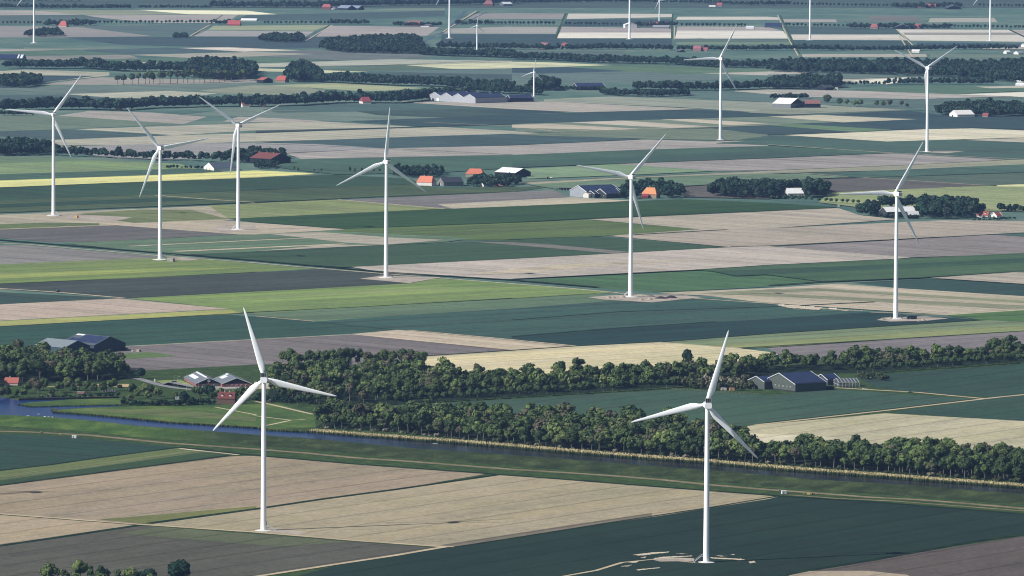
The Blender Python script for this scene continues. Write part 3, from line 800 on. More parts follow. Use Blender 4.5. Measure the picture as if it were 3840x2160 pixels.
def turbine_meshes(kind):
    """A: squat rear-cooler nacelle, B: long louvred nacelle, C: small old machine"""
    p = dict(A=(100.6, 4.0, 2.75, 50.0, 4.6, 2.1), B=(118.0, 4.5, 3.0, 57.0, 4.4, 2.3), C=(48.0, 3.2, 1.9, 22.0, 2.0, 1.1))[kind]
    H, d0, d1, Rr, cm, root = p; M = {'p': p}
    b = MB(); zs = [0.9, H * .25, H * .5, H * .75, H]
    b.tube([(0, 0, z) for z in zs], [d0 / 2 + (d1 - d0) / 2 * (z / H) ** .9 for z in zs], 28)
    for z in zs[1:-1]:
        rr = d0 / 2 + (d1 - d0) / 2 * (z / H) ** .9
        b.tube([(0, 0, z - .08), (0, 0, z + .08)], [rr + .05, rr + .05], 28)
    M['tower'] = b.mesh('tower', WHITE)
    fr = 8.0 if kind != 'C' else 3.0
    b = MB(); b.tube([(0, 0, -.3), (0, 0, .45), (0, 0, .5)], [fr, fr, fr - .4], 36, False); b.tube([(0, 0, .5), (0, 0, 1.3)], [fr - .9, d0 / 2 + .35], 36, True)
    M['foundation'] = b.mesh('foundation', CONC)
    b = MB(); b.box(-.55, .55, -.12, .12, 0, 2.3); M['door'] = b.mesh('door', P('9aa2a8', .5))
    b = MB()
    for s in (-.5, .5):
        b.bar((8.2, s, .5), (d0 / 2 + 1.2, s, 4.6), .18, .3); b.bar((8.2, s, 1.6), (d0 / 2 + 1.2, s, 5.7), .09)
        for k in range(6):
            f = k / 5; x = 8.2 + (d0 / 2 + 1.2 - 8.2) * f; z = .5 + 4.1 * f
            b.bar((x, s, z), (x, s, z + 1.1), .08)
    for k in range(14):
        f = k / 14; x = 8.2 + (d0 / 2 + 1.2 - 8.2) * f; z = .5 + 4.1 * f
        b.box(x - .16, x + .16, -.5, .5, z - .04, z + .04)
    b.box(d0 / 2 - .2, d0 / 2 + 1.3, -.7, .7, 4.5, 4.65)
    for s in (-.7, .7): b.bar((d0 / 2, s, 5.7), (d0 / 2 + 1.3, s, 5.7), .09)
    M['stair'] = b.mesh('stair', STEEL)
    b = MB()
    if kind == 'A':
        rbox(b, -2.25, 2.25, -5.0, 3.2, .05, 3.7, .6); b.tube([(0, 0, -.35), (0, 0, .3)], [d1 / 2 + .15, d1 / 2 + .5], 20)
        M['hub_at'] = (0, 5.2, 2.0); hr = 1.9
        c = MB()
        for x in (-1.75, 1.75): c.box(x - .17, x + .17, -4.8, -4.2, 3.72, 6.5)
        c.box(-1.92, 1.92, -4.8, -4.2, 6.5, 6.75); c.box(-1.58, 1.58, -4.75, -4.25, 3.72, 3.95)
        for x in (-.5, .5): c.box(x - .08, x + .08, -4.7, -4.3, 3.9, 6.5)
        M['cooler_frame'] = c.mesh('cooler_frame', P('b9bec6', .5))
        c = MB(); c.box(-1.58, 1.58, -4.45, -4.35, 3.95, 6.5); M['radiator'] = c.mesh('radiator', P('3c434d', .6))
    elif kind == 'B':
        rbox(b, -2.0, 2.0, -8.5, 3.2, 0, 4.1, .5); b.tube([(0, 0, -.4), (0, 0, .3)], [d1 / 2 + .15, d1 / 2 + .5], 20)
        M['hub_at'] = (0, 5.0, 2.1); hr = 1.9
        c = MB()
        c.box(-1.7, 1.7, -8.58, -8.51, .5, 3.4)
        c.box(2.01, 2.06, -8.4, -5.6, .6, 3.3)
        c.box(-1.5, 1.5, -8.2, -5.2, 4.1, 5.1)
        M['cooler_frame'] = c.mesh('cooler_frame', P('343a44', .6))
        c = MB()
        for k in range(4):
            z = .8 + k * .75
            c.box(-1.8, 1.8, -8.7, -8.58, z, z + .26); c.box(2.06, 2.14, -8.5, -5.5, z, z + .26)
        M['radiator'] = c.mesh('louvre', WHITE)
    else:
        rbox(b, -1.1, 1.1, -4.2, 1.8, 0, 2.3, .35); b.tube([(0, 0, -.25), (0, 0, .2)], [d1 / 2 + .1, d1 / 2 + .2], 16)
        M['hub_at'] = (0, 2.8, 1.1); hr = 1.0
    M['nacelle'] = b.mesh('nacelle', WHITE)
    b = MB(); b.tube([(0, y * hr, 0) for y in (-1.0, -.5, .1, .7, 1.1, 1.35)], [hr * q for q in (.85, 1.0, 1.02, .85, .5, .12)], 18)
    M['hub'] = b.mesh('rotor_hub', WHITE)
    M['blade'] = blade_mesh(Rr, cm, root)
    return M

def turbine(kind, x, y, yaw, rot, label, group, stair=None):
    if kind not in TURB_MESH: TURB_MESH[kind] = turbine_meshes(kind)
    M = TURB_MESH[kind]; H = M['p'][0]
    t = empty('wind_turbine', G(x, y)); tag(t, label, 'wind turbine', group)
    def ch(name, me, par, loc=(0, 0, 0), rot=(0, 0, 0)):
        o = bpy.data.objects.new(name, me); link(o, par); o.location = loc; o.rotation_euler = rot; return o
    tw = ch('tower', M['tower'], t); ch('foundation', M['foundation'], t)
    if stair is not None:
        ch('stair', M['stair'], t, rot=(0, 0, R(stair)))
        a = R(stair); rr = M['p'][1] / 2 - .02
        ch('door', M['door'], tw, (rr * math.cos(a), rr * math.sin(a), 4.65), (0, 0, a + R(90)))
    n = ch('nacelle', M['nacelle'], t, (0, 0, H), (0, 0, R(yaw)))
    if 'cooler_frame' in M:
        ch('cooler_frame', M['cooler_frame'], n); ch('radiator' if kind == 'A' else 'louvre', M['radiator'], n)
    hx, hy, hz = M['hub_at']
    a = R(yaw)
    hub = ch('rotor_hub', M['hub'], t, (-math.sin(a) * hy, math.cos(a) * hy, H + hz))
    mt = Matrix.Rotation(a, 3, 'Z') @ Matrix.Rotation(R(4), 3, 'X') @ Matrix.Rotation(R(rot), 3, 'Y')
    hub.rotation_euler = mt.to_euler()
    for k in range(3): ch('blade', M['blade'], hub, rot=(0, R(120 * k), 0))
    return t

g2 = 'new white wind turbines standing across the polder fields'
turbine('A', 663, 1337, 0, -16.3, 'white wind turbine standing in the brown field beside the pale farm road, left foreground', g2, -8)
turbine('A', 1776.5, 1417, 6, 16.1, 'white wind turbine in the dark green field with sandy patches, nearest of all', g2, 172)
turbine('B', 2253, 803, 20, 30, 'white wind turbine beside the green container and small sand heaps, right side', g2, 30)
turbine('B', 1586, 748, 19, 42, 'white wind turbine with grey and sandy spoil heaps round its foot', g2, 150)
turbine('B', 971, 699, 20, 4.5, 'white wind turbine by the long ditch track with one blade pointing straight up', g2, 30)
turbine('B', 402.5, 654, 20, -39.7, 'white wind turbine with a small grey transformer cabin beside its foot', g2, 30)
turbine('B', 599, 578, 20, -54, 'white wind turbine on a sandy strip, its blades forming a Y, left half', g2, 150)
turbine('B', 134.5, 542.5, 13, 36, 'white wind turbine with a small orange cabin near its foot', g2, -30)
turbine('B', 2332, 383, 20, 57, 'white wind turbine with blades in a Y before the thick far wood', g2, 20)
turbine('B', 1812, 353, 20.6, 28, 'white wind turbine in the far middle field in front of the tree belts', g2, 20)
g3 = 'farthest row of white turbines cut off by the top edge'
turbine('B', 85.5, 108.5, 18, -23.4, 'far white turbine tower beside a dark oval grove at the far left', g3)
turbine('B', 1130.5, 96.5, 18, -32, 'far white turbine tower behind the dark wood, close to the channel', g3)
turbine('B', 1583.5, 98.5, 18, 0, 'far white turbine tower rising past a white gabled barn', g3)
turbine('B', 2037.5, 101, 18, 0, 'far white turbine tower in the green strip between two farm roads', g3)
turbine('B', 2490.5, 103, 18, -22, 'far white turbine tower at the far right beyond the row of round trees', g3)
g4 = 'small older wind turbines at farms'
turbine('C', 1200, 126, 18, 8, 'small old wind turbine with one blade up in front of the far tree belt', g4)
turbine('C', 1343, 256, 18, 10, 'small old wind turbine standing beside the long grey four gabled hall', g4)
turbine('C', 1658.5, 56, 18, -36, 'small old wind turbine behind the red roofed farm at the top edge', g4)

o_ = turbine('A', 0, 1300, 3, 40, 'wind turbine just past the left edge, its shadow crossing the brown field', g2, -8)
o_.location = G(98.6, 1240.5) - Vector((129, 56, 0))
# ------------------------------------------------------------------ trees
LEAF = leaf_mat('leaves_wood', [(0, '36452d'), (.2, '4e5f3a'), (.4, '3e4d34'), (.55, '5f6f42'), (.7, '48573a'), (.8, '697747'), (.88, '535840'), (.96, '5c5a48')])
LEAFAV = leaf_mat('leaves_avenue', [(0, '3c4d33'), (.5, '4b5d3c'), (.85, '435637')], .2)
LEAFFAR = leaf_mat('leaves_far', [(0, '1e2f29'), (.25, '31493a'), (.45, '24372f'), (.62, '3c5241'), (.8, '38433b'), (.93, '2a3d32')], .3)
LEAFDK = leaf_mat('leaves_dark', [(0, '22332a'), (.9, '2d4232')], .3)
LEAFSH = leaf_mat('leaves_shrub', [(0, '414c34'), (.4, '55583f'), (.7, '3c4a2e'), (.92, '7f7b69')], .35)
BARK = P('857d70', .9, .1, .3, 1.5)

def cube_sphere():
    vs = []; fs = []
    idx = {}
    def v(p):
        q = Vector(p).normalized(); k = tuple(round(c, 4) for c in q)
        if k not in idx: idx[k] = len(vs); vs.append(tuple(q))
        return idx[k]
    for ax in range(3):
        for s in (-1, 1):
            for i in range(2):
                for j in range(2):
                    c = []
                    for a, b in ((i, j), (i + 1, j), (i + 1, j + 1), (i, j + 1)):
                        p = [0, 0, 0]; p[ax] = s; p[(ax + 1) % 3] = (a - 1); p[(ax + 2) % 3] = (b - 1) * s
                        c.append(v(p))
                    fs.append(c)
    return np.array(vs), np.array(fs)
CSV, CSF = cube_sphere()

def crown(seed, w, z0, z1, lobes, leaves, size, shape='broad'):
    """crown of leaf clumps: lobes packed in an uneven volume, leaf faces over each lobe"""
    rg = np.random.default_rng(seed)
    h = z1 - z0; V = []; F = []; nb = 0
    cen = []
    for i in range(lobes):
        while True:
            p = rg.uniform(-1, 1, 3)
            if p @ p < 1: break
        if shape == 'round': p = p / max(.01, np.linalg.norm(p)) * (.35 + .4 * rg.random())
        zr = (p[2] + 1) / 2
        wid = w * .5 * (.72 if shape != 'tall' else .5)
        if shape == 'broad': wid *= 1.0 - .35 * abs(zr - .45)
        c = np.array([p[0] * wid, p[1] * wid, z0 + h * (.2 + .62 * zr)])
        r = w * rg.uniform(.11, .25) * (.85 if shape == 'tall' else 1)
        cen.append((c, r))
    for c, r in cen:
        sq = np.array([1, 1, rg.uniform(.75, 1.0)])
        vv = CSV * (r * .86 * sq) * rg.uniform(.85, 1.1, (len(CSV), 1)) + c
        V.append(vv); F.append(CSF + nb); nb += len(vv)
        n = rg.normal(size=(leaves, 3)); n[:, 2] += .25; n /= np.linalg.norm(n, axis=1)[:, None]
        pos = c + n * sq * r * rg.uniform(.86, 1.18, (leaves, 1))
        keep = np.ones(leaves, bool)
        for c2, r2 in cen:
            if c2 is not c: keep &= np.linalg.norm(pos - c2, axis=1) > r2 * .8
        pos = pos[keep]; n = n[keep]; m = len(pos)
        if not m: continue
        nn = n + rg.normal(scale=.32, size=(m, 3)); nn /= np.linalg.norm(nn, axis=1)[:, None]
        a = np.cross(nn, rg.normal(size=(m, 3))); a /= np.linalg.norm(a, axis=1)[:, None]; b = np.cross(nn, a)
        s = (size * rg.uniform(.55, 1.2, m))[:, None]
        q = np.stack([pos - a * s * .5 - b * s * .3, pos + a * s * .5 - b * s * .45, pos + a * s * .4 + b * s * .45, pos - a * s * .45 + b * s * .4], 1)
        V.append(q.reshape(-1, 3)); F.append(np.arange(4 * m).reshape(-1, 4) + nb); nb += 4 * m
    return np.concatenate(V), np.concatenate(F)

def np_mesh(name, V, F, mat, tint=None):
    me = bpy.data.meshes.new(name)
    me.vertices.add(len(V)); me.vertices.foreach_set('co', V.astype(np.float32).ravel())
    me.loops.add(F.size); me.loops.foreach_set('vertex_index', F.astype(np.int32).ravel())
    me.polygons.add(len(F)); me.polygons.foreach_set('loop_start', np.arange(0, F.size, 4, dtype=np.int32))
    me.materials.append(mat)
    if tint is not None:
        at = me.attributes.new('tint', 'FLOAT', 'FACE'); at.data.foreach_set('value', tint.astype(np.float32))
    me.update(calc_edges=True)
    return me

def trunk_mesh(seed, h, r, crown_z, spread):
    rg = random.Random(seed); b = MB()
    lean = rg.uniform(-.3, .3), rg.uniform(-.3, .3)
    b.tube([(0, 0, -.3), (lean[0] * .3, lean[1] * .3, crown_z * .5), (lean[0], lean[1], crown_z), (lean[0] * 1.5, lean[1], h * .8)], [r * 1.25, r, r * .8, r * .2], 6)
    for k in range(5):
        a = rg.uniform(0, 6.28); z = crown_z * rg.uniform(.85, 1.15); e = spread * rg.uniform(.5, .9)
        b.tube([(lean[0], lean[1], z), (math.cos(a) * e * .5, math.sin(a) * e * .5, z + (h - z) * .35), (math.cos(a) * e, math.sin(a) * e, z + (h - z) * .6)], [r * .5, r * .35, r * .1], 5)
    return b.mesh('trunk', BARK)

# near variants: (crown mesh, trunk mesh, height, width)
def variants(kind, n, mat):
    out = []
    for i in range(n):
        sd = hash((kind, i)) % 99991 if False else (sum(map(ord, kind)) * 131 + i * 17)
        rg = random.Random(sd)
        if kind == 'wood':
            h = rg.uniform(13, 19); w = h * rg.uniform(.62, .85); z0 = h * rg.uniform(.16, .3)
            V, F = crown(sd, w, z0, h, 27, 62, .95)
            tr = trunk_mesh(sd, h, .32, z0 + 1.5, w * .4)
        elif kind == 'avenue':
            h = rg.uniform(9.8, 11.8); w = rg.uniform(7.2, 9); z0 = 3.2
            V, F = crown(sd, w, z0, h, 13, 60, 1.0, 'round')
            tr = trunk_mesh(sd, h, .28, 4.2, w * .35)
        elif kind == 'tall':
            h = rg.uniform(15, 19); w = h * .5; z0 = h * .2
            V, F = crown(sd, w, z0, h, 16, 70, .9, 'tall')
            tr = trunk_mesh(sd, h, .3, z0 + 3, w * .3)
        elif kind == 'shrub':
            h = rg.uniform(2.6, 4.4); w = h * rg.uniform(1.3, 1.9); z0 = -.4
            V, F = crown(sd, w, z0, h, 9, 40, .8)
            tr = trunk_mesh(sd, h, .1, .8, w * .3)
        elif kind == 'stem':
            h = rg.uniform(14, 19); w = h * rg.uniform(.5, .72); z0 = h * .36
            V, F = crown(sd, w, z0, h, 22, 56, .95)
            tr = trunk_mesh(sd, h, .36, z0 + 1.5, w * .4)
        elif kind == 'dark':
            h = rg.uniform(10.5, 12); w = h * .88; z0 = h * .12
            V, F = crown(sd, w, z0, h, 18, 80, 1.0, 'round')
            tr = trunk_mesh(sd, h, .3, z0 + 1.5, w * .35)
        out.append((np_mesh('crown', V, F, mat), tr, h, w))
    return out
VAR = {'wood': variants('wood', 9, LEAF), 'avenue': variants('avenue', 6, LEAFAV), 'tall': variants('tall', 5, LEAF), 'stem': variants('stem', 8, LEAF),
       'shrub': variants('shrub', 5, LEAFSH), 'dark': variants('dark', 3, LEAFDK)}
# light versions for merged far woods
LOW = []
for i in range(8):
    rg = random.Random(500 + i); h = 1.0; w = rg.uniform(.7, .95)
    LOW.append(crown(900 + i, w, .1, 1.0, 8, 16, .2))
LOWM = []
for i in range(8):
    rg = random.Random(600 + i)
    LOWM.append(crown(950 + i, rg.uniform(.62, .85), .16, 1.0, 11, 30, .11))

def tree(kind, p, sc, label, group, name='tree', cat='tree', vi=None):
    cr, tr, h, w = random.choice(VAR[kind]) if vi is None else VAR[kind][vi % len(VAR[kind])]
    t = empty(name, p, random.uniform(0, 6.28)); t.scale = (sc * random.uniform(.92, 1.08), sc * random.uniform(.92, 1.08), sc)
    tag(t, label, cat, group)
    link(bpy.data.objects.new('crown', cr), t)
    link(bpy.data.objects.new('trunk', tr), t)
    return t

def fill(poly, sp, jit=.42, seed=1):
    W = [G(x, y) for x, y in poly]; W2_ = W2 = [(p.x, p.y) for p in W]
    x0 = min(p[0] for p in W2); x1 = max(p[0] for p in W2); y0 = min(p[1] for p in W2); y1 = max(p[1] for p in W2)
    rg = random.Random(seed); out = []; y = y0; k = 0
    while y <= y1:
        x = x0 + (k % 2) * sp / 2
        while x <= x1:
            q = (x + rg.uniform(-jit, jit) * sp, y + rg.uniform(-jit, jit) * sp)
            if rg.random() > .07 and pip(q, W2): out.append(Vector((q[0], q[1], 0)))
            x += sp
        y += sp * .87; k += 1
    return out

def along(pts, sp, depth=0, rows=1, jit=.25, seed=1, y_jit=1.5):
    """points every sp metres along a frame polyline; rows go away from the camera"""
    rg = random.Random(seed); W = [G(x, y) for x, y in pts]; out = []
    for r in range(rows):
        rem = rg.uniform(0, sp)
        for a, b in zip(W, W[1:]):
            L = (b - a).length
            while rem < L:
                p = a.lerp(b, rem / L)
                out.append(Vector((p.x + rg.uniform(-jit, jit) * sp, p.y + depth * r / max(1, rows) + rg.uniform(-y_jit, y_jit), 0)))
                rem += sp * rg.uniform(.85, 1.15)
            rem -= L
    return out

def merged(name, pts, hmin, hmax, label, cat, mat=LEAFFAR, bank=LOW, seed=3, base=0.0, wide=1.0, group=None):
    """a wood that reads as one mass: ONE mesh, every tree its own size, turn and tint"""
    rg = np.random.default_rng(seed); Vs = []; Fs = []; Ts = []; nb = 0
    for p in pts:
        V, F = bank[rg.integers(len(bank))]
        h = rg.uniform(hmin, hmax) * rg.choice((.82, .9, 1, 1, 1, 1.12)); a = rg.uniform(0, 6.28); c, s = math.cos(a), math.sin(a)
        sx = h * rg.uniform(.85, 1.2) * wide
        X = np.empty_like(V)
        X[:, 0] = (V[:, 0] * c - V[:, 1] * s) * sx + p.x; X[:, 1] = (V[:, 0] * s + V[:, 1] * c) * sx + p.y
        X[:, 2] = (V[:, 2] - base) * h + p.z
        Vs.append(X); Fs.append(F + nb); nb += len(V); Ts.append(np.full(len(F), rg.random()))
    me = np_mesh(name, np.concatenate(Vs), np.concatenate(Fs), mat, np.concatenate(Ts))
    o = bpy.data.objects.new(name, me); link(o)
    tag(o, label, cat, group, 'stuff'); return o

def belt(pts, hmin, hmax, label, sp=6.3, depth=25, rows=2, seed=1, **k):
    sp *= .8
    merged('tree_belt', along(pts, sp, depth, rows, .3, seed, 4), hmin, hmax, label, 'tree belt', seed=seed, **k)
def grove(poly, hmin, hmax, label, sp=11, seed=1, **k):
    merged('grove', fill(poly, sp, seed=seed), hmin, hmax, label, 'grove', seed=seed, **k)
W1 = [(794, 1077), (994, 1088), (1288, 1117), (1463, 1132), (1613, 1143), (1763, 1157), (1880, 1163), (1866, 1112), (1700, 1085), (1500, 1076), (1288, 1072), (1100, 1062), (940, 1058), (830, 1046)]
W1b = [(1880, 1163), (2057, 1175), (2182, 1186), (2307, 1196), (2432, 1204), (2590, 1214), (2616, 1180), (2420, 1162), (2300, 1150), (2100, 1158), (1890, 1140)]
def floor_(p, f=0): sheet('woodland_floor_shade', p, FLOORM)
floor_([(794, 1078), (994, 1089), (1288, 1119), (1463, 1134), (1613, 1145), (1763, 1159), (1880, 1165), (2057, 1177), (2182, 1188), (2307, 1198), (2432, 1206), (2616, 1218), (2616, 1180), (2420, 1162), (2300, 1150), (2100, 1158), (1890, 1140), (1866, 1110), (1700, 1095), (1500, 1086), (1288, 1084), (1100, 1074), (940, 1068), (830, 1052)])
pts = fill(W1, 10.0, seed=11) + fill(W1b, 9.5, seed=12)
edge = along([(794, 1077), (994, 1088), (1288, 1118), (1463, 1133), (1613, 1144), (1763, 1158), (1932, 1167), (2182, 1187), (2432, 1205), (2600, 1216)], 9, seed=5)
pts.sort(key=lambda p: -unG(p)[1] + abs(random.gauss(0, 4)))
ROADX = None
for p in edge: tree(random.choice(('stem', 'stem', 'wood', 'tall')), p, random.uniform(.55, 1.08), 'slender leafy tree with a visible pale stem in the front edge of the canal wood', 'front edge trees of the canal wood')
for p in pts[:60]: tree(random.choice(('wood', 'wood', 'wood', 'stem', 'tall', 'dark')), p, random.choice((.75, .9, 1, 1.1, 1.35)), 'leafy tree crowded inside the long wood beside the reed lined canal', 'trees inside the canal wood')
merged('woodland', pts[60:], 9.5, 21, 'dense rear part of the wood behind the canal', 'wood', LEAF, LOWM, 4)
sh = along([(800, 1079), (994, 1090), (1288, 1120), (1463, 1135), (1613, 1146), (1763, 1160), (1932, 1169), (2182, 1189), (2432, 1207), (2600, 1218)], 7.5, seed=8)
for p in sh: tree('shrub', p, random.uniform(.7, 1.15), 'low grey green shrub under the trees along the canal path', 'undergrowth shrubs along the canal wood', 'shrub', 'shrub')
# ---- long wood behind the avenue
W2 = [(672, 1010), (819, 1015), (966, 1015), (1019, 1012), (1288, 995), (1438, 987), (1688, 970), (1880, 952), (1945, 938), (2150, 934), (2307, 925), (2616, 903), (2616, 888), (2300, 907), (1950, 922), (1700, 945), (1400, 958), (1288, 957), (1150, 962), (1075, 948), (1040, 935), (720, 940), (690, 960)]
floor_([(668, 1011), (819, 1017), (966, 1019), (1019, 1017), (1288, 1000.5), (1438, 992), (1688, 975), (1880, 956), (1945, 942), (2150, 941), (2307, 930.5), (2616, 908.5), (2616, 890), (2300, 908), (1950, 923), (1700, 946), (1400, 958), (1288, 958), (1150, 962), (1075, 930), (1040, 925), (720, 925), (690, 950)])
pts = fill(W2, 12.5, seed=21)
pts.sort(key=lambda p: -unG(p)[1] + abs(random.gauss(0, 14)))
for p in pts[:45]: tree(random.choice(('wood', 'wood', 'stem', 'tall', 'dark')), p, random.uniform(.66, 1.08), 'round leafy tree packed in the broad wood behind the avenue row', 'trees in the wood behind the avenue')
merged('woodland', pts[45:], 9, 18.5, 'broad dark wood stretching behind the avenue row to the right edge', 'wood', LEAF, LOWM, 5)
av = along([(966, 1020), (1019, 1018.5), (1288, 1002.5), (1438, 994), (1613, 983), (1700, 977)], 8.2, jit=.08, seed=3, y_jit=.5) + along([(2155, 943), (2307, 932.5), (2616, 910.5)], 8.2, jit=.08, seed=4, y_jit=.5)
for p in av: tree('avenue', p, random.uniform(.85, 1.1), 'small round headed tree with bare stem in the avenue row along the field ditch', 'avenue trees along the field ditch', 'avenue_tree')
bk = along([(715, 925), (900, 924), (1060, 926)], 7.5, rows=2, depth=14, seed=9)
for p in bk: tree(random.choice(('stem', 'wood', 'stem', 'tall')), p, random.uniform(.75, 1.0), 'tall thin crowned tree in the rear row against the purple field', 'tall rear row trees against the purple field')
tree('dark', G(1050, 935), 1.35, 'big dark rounded tree at the right end of the tall rear row', None)
tree('dark', G(1731, 919), 1.35, 'lone dark bushy tree standing out above the wood edge at the cream field', None)
tree('dark', G(1855, 1110), 1.3, 'big dark tree at the right end of the canal wood, behind the nearest turbine', None)
# ---- left wood
W3 = [(-30, 978), (70, 966), (130, 962), (290, 960), (318, 950), (300, 930), (230, 924), (150, 914), (60, 899), (-30, 892)]
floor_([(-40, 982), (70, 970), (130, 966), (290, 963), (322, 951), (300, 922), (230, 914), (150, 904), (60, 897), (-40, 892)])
pts = fill(W3, 10.5, seed=31); pts.sort(key=lambda p: -unG(p)[1] + abs(random.gauss(0, 8)))
for p in pts[:30]: tree(random.choice(('wood', 'wood', 'wood', 'tall', 'dark')), p, random.uniform(.75, 1.25), 'full leafy tree in the wood around the teal barns at the left edge', 'trees of the left hand wood')
merged('woodland', pts[30:], 11, 20, 'rear part of the wood below the teal barns', 'wood', LEAF, LOWM, 6)
for x, y, k, s, lb in ((355, 955, 'dark', 1.0, 'single round dark tree standing alone on the verge near the road junction'),
                       (300, 955, 'wood', .8, 'broad tree at the right end of the left wood, beside the sandy strip'),
                       (526, 1006, 'dark', 1.28, 'dark tree right in front of the brick barn with the emblem'),
                       (465, 1020, 'dark', 1.1, 'round dark tree beside the white upright sign by the canal road'),
                       (380, 1000, 'wood', .62, 'loose olive tree on the bank left of the junction'),
                       (345, 1004, 'wood', .55, 'bushy tree above the quay wall'),
                       (545, 1012, 'wood', .6, 'leafy tree touching the red roofed house on its left'),
                       (748, 1022, 'avenue', .95, 'small round tree with bare stem on the lawn, left of three'),
                       (777, 1021, 'avenue', .9, 'small round tree with bare stem on the lawn, middle of three'),
                       (803, 1018, 'avenue', .95, 'small round tree with bare stem on the lawn, right of three'),
                       (185, 995, 'wood', .72, 'broad brownish tree standing behind the quay wall'),
                       (235, 993, 'wood', .6, 'narrow tree beside the grey pyramid huts'),
                       (85, 985, 'wood', .75, 'tree beside the red roofed house at the left edge'),
                       (20, 1000, 'wood', .6, 'pale bushy tree on the water edge in the left corner of the canal'),
                       (60, 1003, 'wood', .55, 'low willow leaning over the canal mouth')):
    tree(k, G(x, y), s, lb, None)
for i, (x, y) in enumerate(((105, 1003), (125, 1000), (145, 1002), (165, 998), (215, 990), (300, 994), (330, 1012), (352, 1020), (372, 1019), (395, 1021), (415, 1020), (432, 1020), (450, 1021), (480, 1020), (500, 1012), (300, 978), (590, 1016), (612, 1014), (650, 1010), (680, 1014))):
    tree('shrub', G(x, y), random.uniform(.8, 1.2), 'low rounded bush among the canal side gardens at the left', 'bushes in the canal side gardens', 'shrub', 'shrub')
for i, (x, y, k, sc) in enumerate(((150, 990, 'wood', .62), (170, 985, 'wood', .75), (200, 985, 'wood', .7), (218, 992, 'wood', .55), (332, 998, 'wood', .6), (362, 996, 'wood', .65), (372, 1008, 'wood', .5), (68, 992, 'wood', .62), (4, 1004, 'wood', .5), (110, 985, 'wood', .6), (500, 1006, 'wood', .55), (490, 998, 'wood', .45), (312, 1018, 'wood', .45), (325, 1020, 'wood', .5), (555, 1000, 'wood', .5), (590, 1010, 'wood', .5), (607, 1006, 'wood', .6), (625, 1008, 'wood', .7), (535, 1014, 'wood', .55), (260, 990, 'wood', .6), (282, 986, 'wood', .7), (398, 1006, 'wood', .55), (130, 1002, 'wood', .5), (440, 1010, 'wood', .5), (15, 1002, 'wood', .55), (40, 1004, 'wood', .45), (95, 995, 'wood', .6))):
    tree(k, G(x, y), sc * 1.22, 'loose garden tree among the quay, houses and canal road at the left', 'garden trees by the quay')
merged('hedge', along([(305, 1021), (350, 1023), (430, 1023), (540, 1021)], 3.2, 4, 2, .3, 78, 1.5), 3.8, 7, 'dark bushy hedge along the canal road, left of the red roofed house', 'hedge', LEAFDK, LOWM, 98)
merged('hedge', along([(100, 1006), (200, 1003), (300, 999)], 4, 5, 2, .3, 79, 2), 2.4, 4.6, 'dark scrub on the bank behind the quay wall', 'hedge', LEAFDK, LOWM, 99)
merged('hedge', along([(640, 1012), (700, 1015), (790, 1019)], 4, 8, 2, .3, 80, 2), 4, 9, 'dark scrub at the foot of the broad wood by the lawn', 'hedge', LEAFDK, LOWM, 97)
grove([(1690, 975), (1790, 986), (1905, 986), (1885, 962), (1700, 958)], 5.5, 9.5, 'grey brown thin scrub trees left of the solar roofed farm hall', 8, 190, mat=LEAFSH)
grove([(2165, 957), (2250, 962), (2222, 950), (2160, 948)], 4, 7, 'low scrub right of the greenhouse', 7, 191, mat=LEAFSH)
# ---- bottom left corner
for x, y, k, s, lb in ((450, 1480, 'dark', 1.8, 'large dark glossy tree cut by the bottom edge, tallest of the corner group'),
                       (371, 1484, 'dark', 1.45, 'mid green round tree beside the large dark tree at the bottom edge'),
                       (200, 1476, 'wood', 1.0, 'bright yellow green tree at the bottom edge'),
                       (228, 1478, 'tall', .95, 'thin grey green tree right of the yellow green one at the bottom edge'),
                       (258, 1480, 'wood', 1.05, 'dark leafy tree in the middle of the bottom corner group'),
                       (296, 1480, 'tall', .9, 'brown grey tree in the bottom corner group'),
                       (122, 1484, 'wood', 1.0, 'low brown tree at the left end of the bottom corner group'),
                       (160, 1484, 'wood', .95, 'small grey tree second from the left in the bottom corner group'),
                       (330, 1484, 'wood', .9, 'thin bush like tree between the round trees at the bottom edge')):
    tree(k, G(x, y), s, lb, None)

merged('hedge', along([(100, 1496), (200, 1494), (340, 1494), (420, 1494)], 6, 10, 2, .3, 81, 3), 7, 13, 'brown grey undergrowth between the trees at the bottom left edge', 'hedge', LEAF, LOWM, 96)
# ---- far belts (frame outlines; every one a wood that reads as one mass)
grove([(-30, 393), (60, 392), (118, 390), (125, 380), (60, 372), (-30, 372)], 13, 19, 'dark grove at the left edge beside the pale access track', 11, 41)
belt([(118, 391), (200, 394), (275, 397)], 13, 18, 'row of leafy trees behind the left turbine', 8.5, 6, 1, 42)
belt([(280, 398), (372, 402), (385, 404), (470, 405), (560, 408)], 12, 17, 'uneven tree row leading to the brick red farm', 8.5, 10, 1, 43)
grove([(560, 410), (640, 410), (720, 408), (725, 395), (640, 388), (580, 392)], 10, 15, 'trees around the brick red farm and dark barn', 11, 44)
grove([(640, 425), (690, 426), (700, 419), (650, 416)], 7, 11, 'trees in front of the black gabled red barn', 8, 192)
belt([(420, 424), (470, 425), (530, 426)], 4, 7, 'low dark hedge left of the white gabled shed', 6, 4, 1, 45)
belt([(0, 281), (100, 277), (215, 276), (300, 279), (375, 273), (525, 269), (644, 269), (750, 266), (850, 259), (1000, 260), (1090, 250), (1180, 250)], 15, 22, 'long dark tree belt running from the left edge to the grey hall', 8, 35, 3, 46)
belt([(0, 291), (85, 291)], 7, 10, 'short dark hedge clump under the left tree belt', 7, 12, 2, 47)
grove([(0, 221), (60, 221), (100, 216), (98, 204), (50, 202), (0, 205)], 13, 18, 'rounded dark grove at the left edge above the long belt', 11, 48)
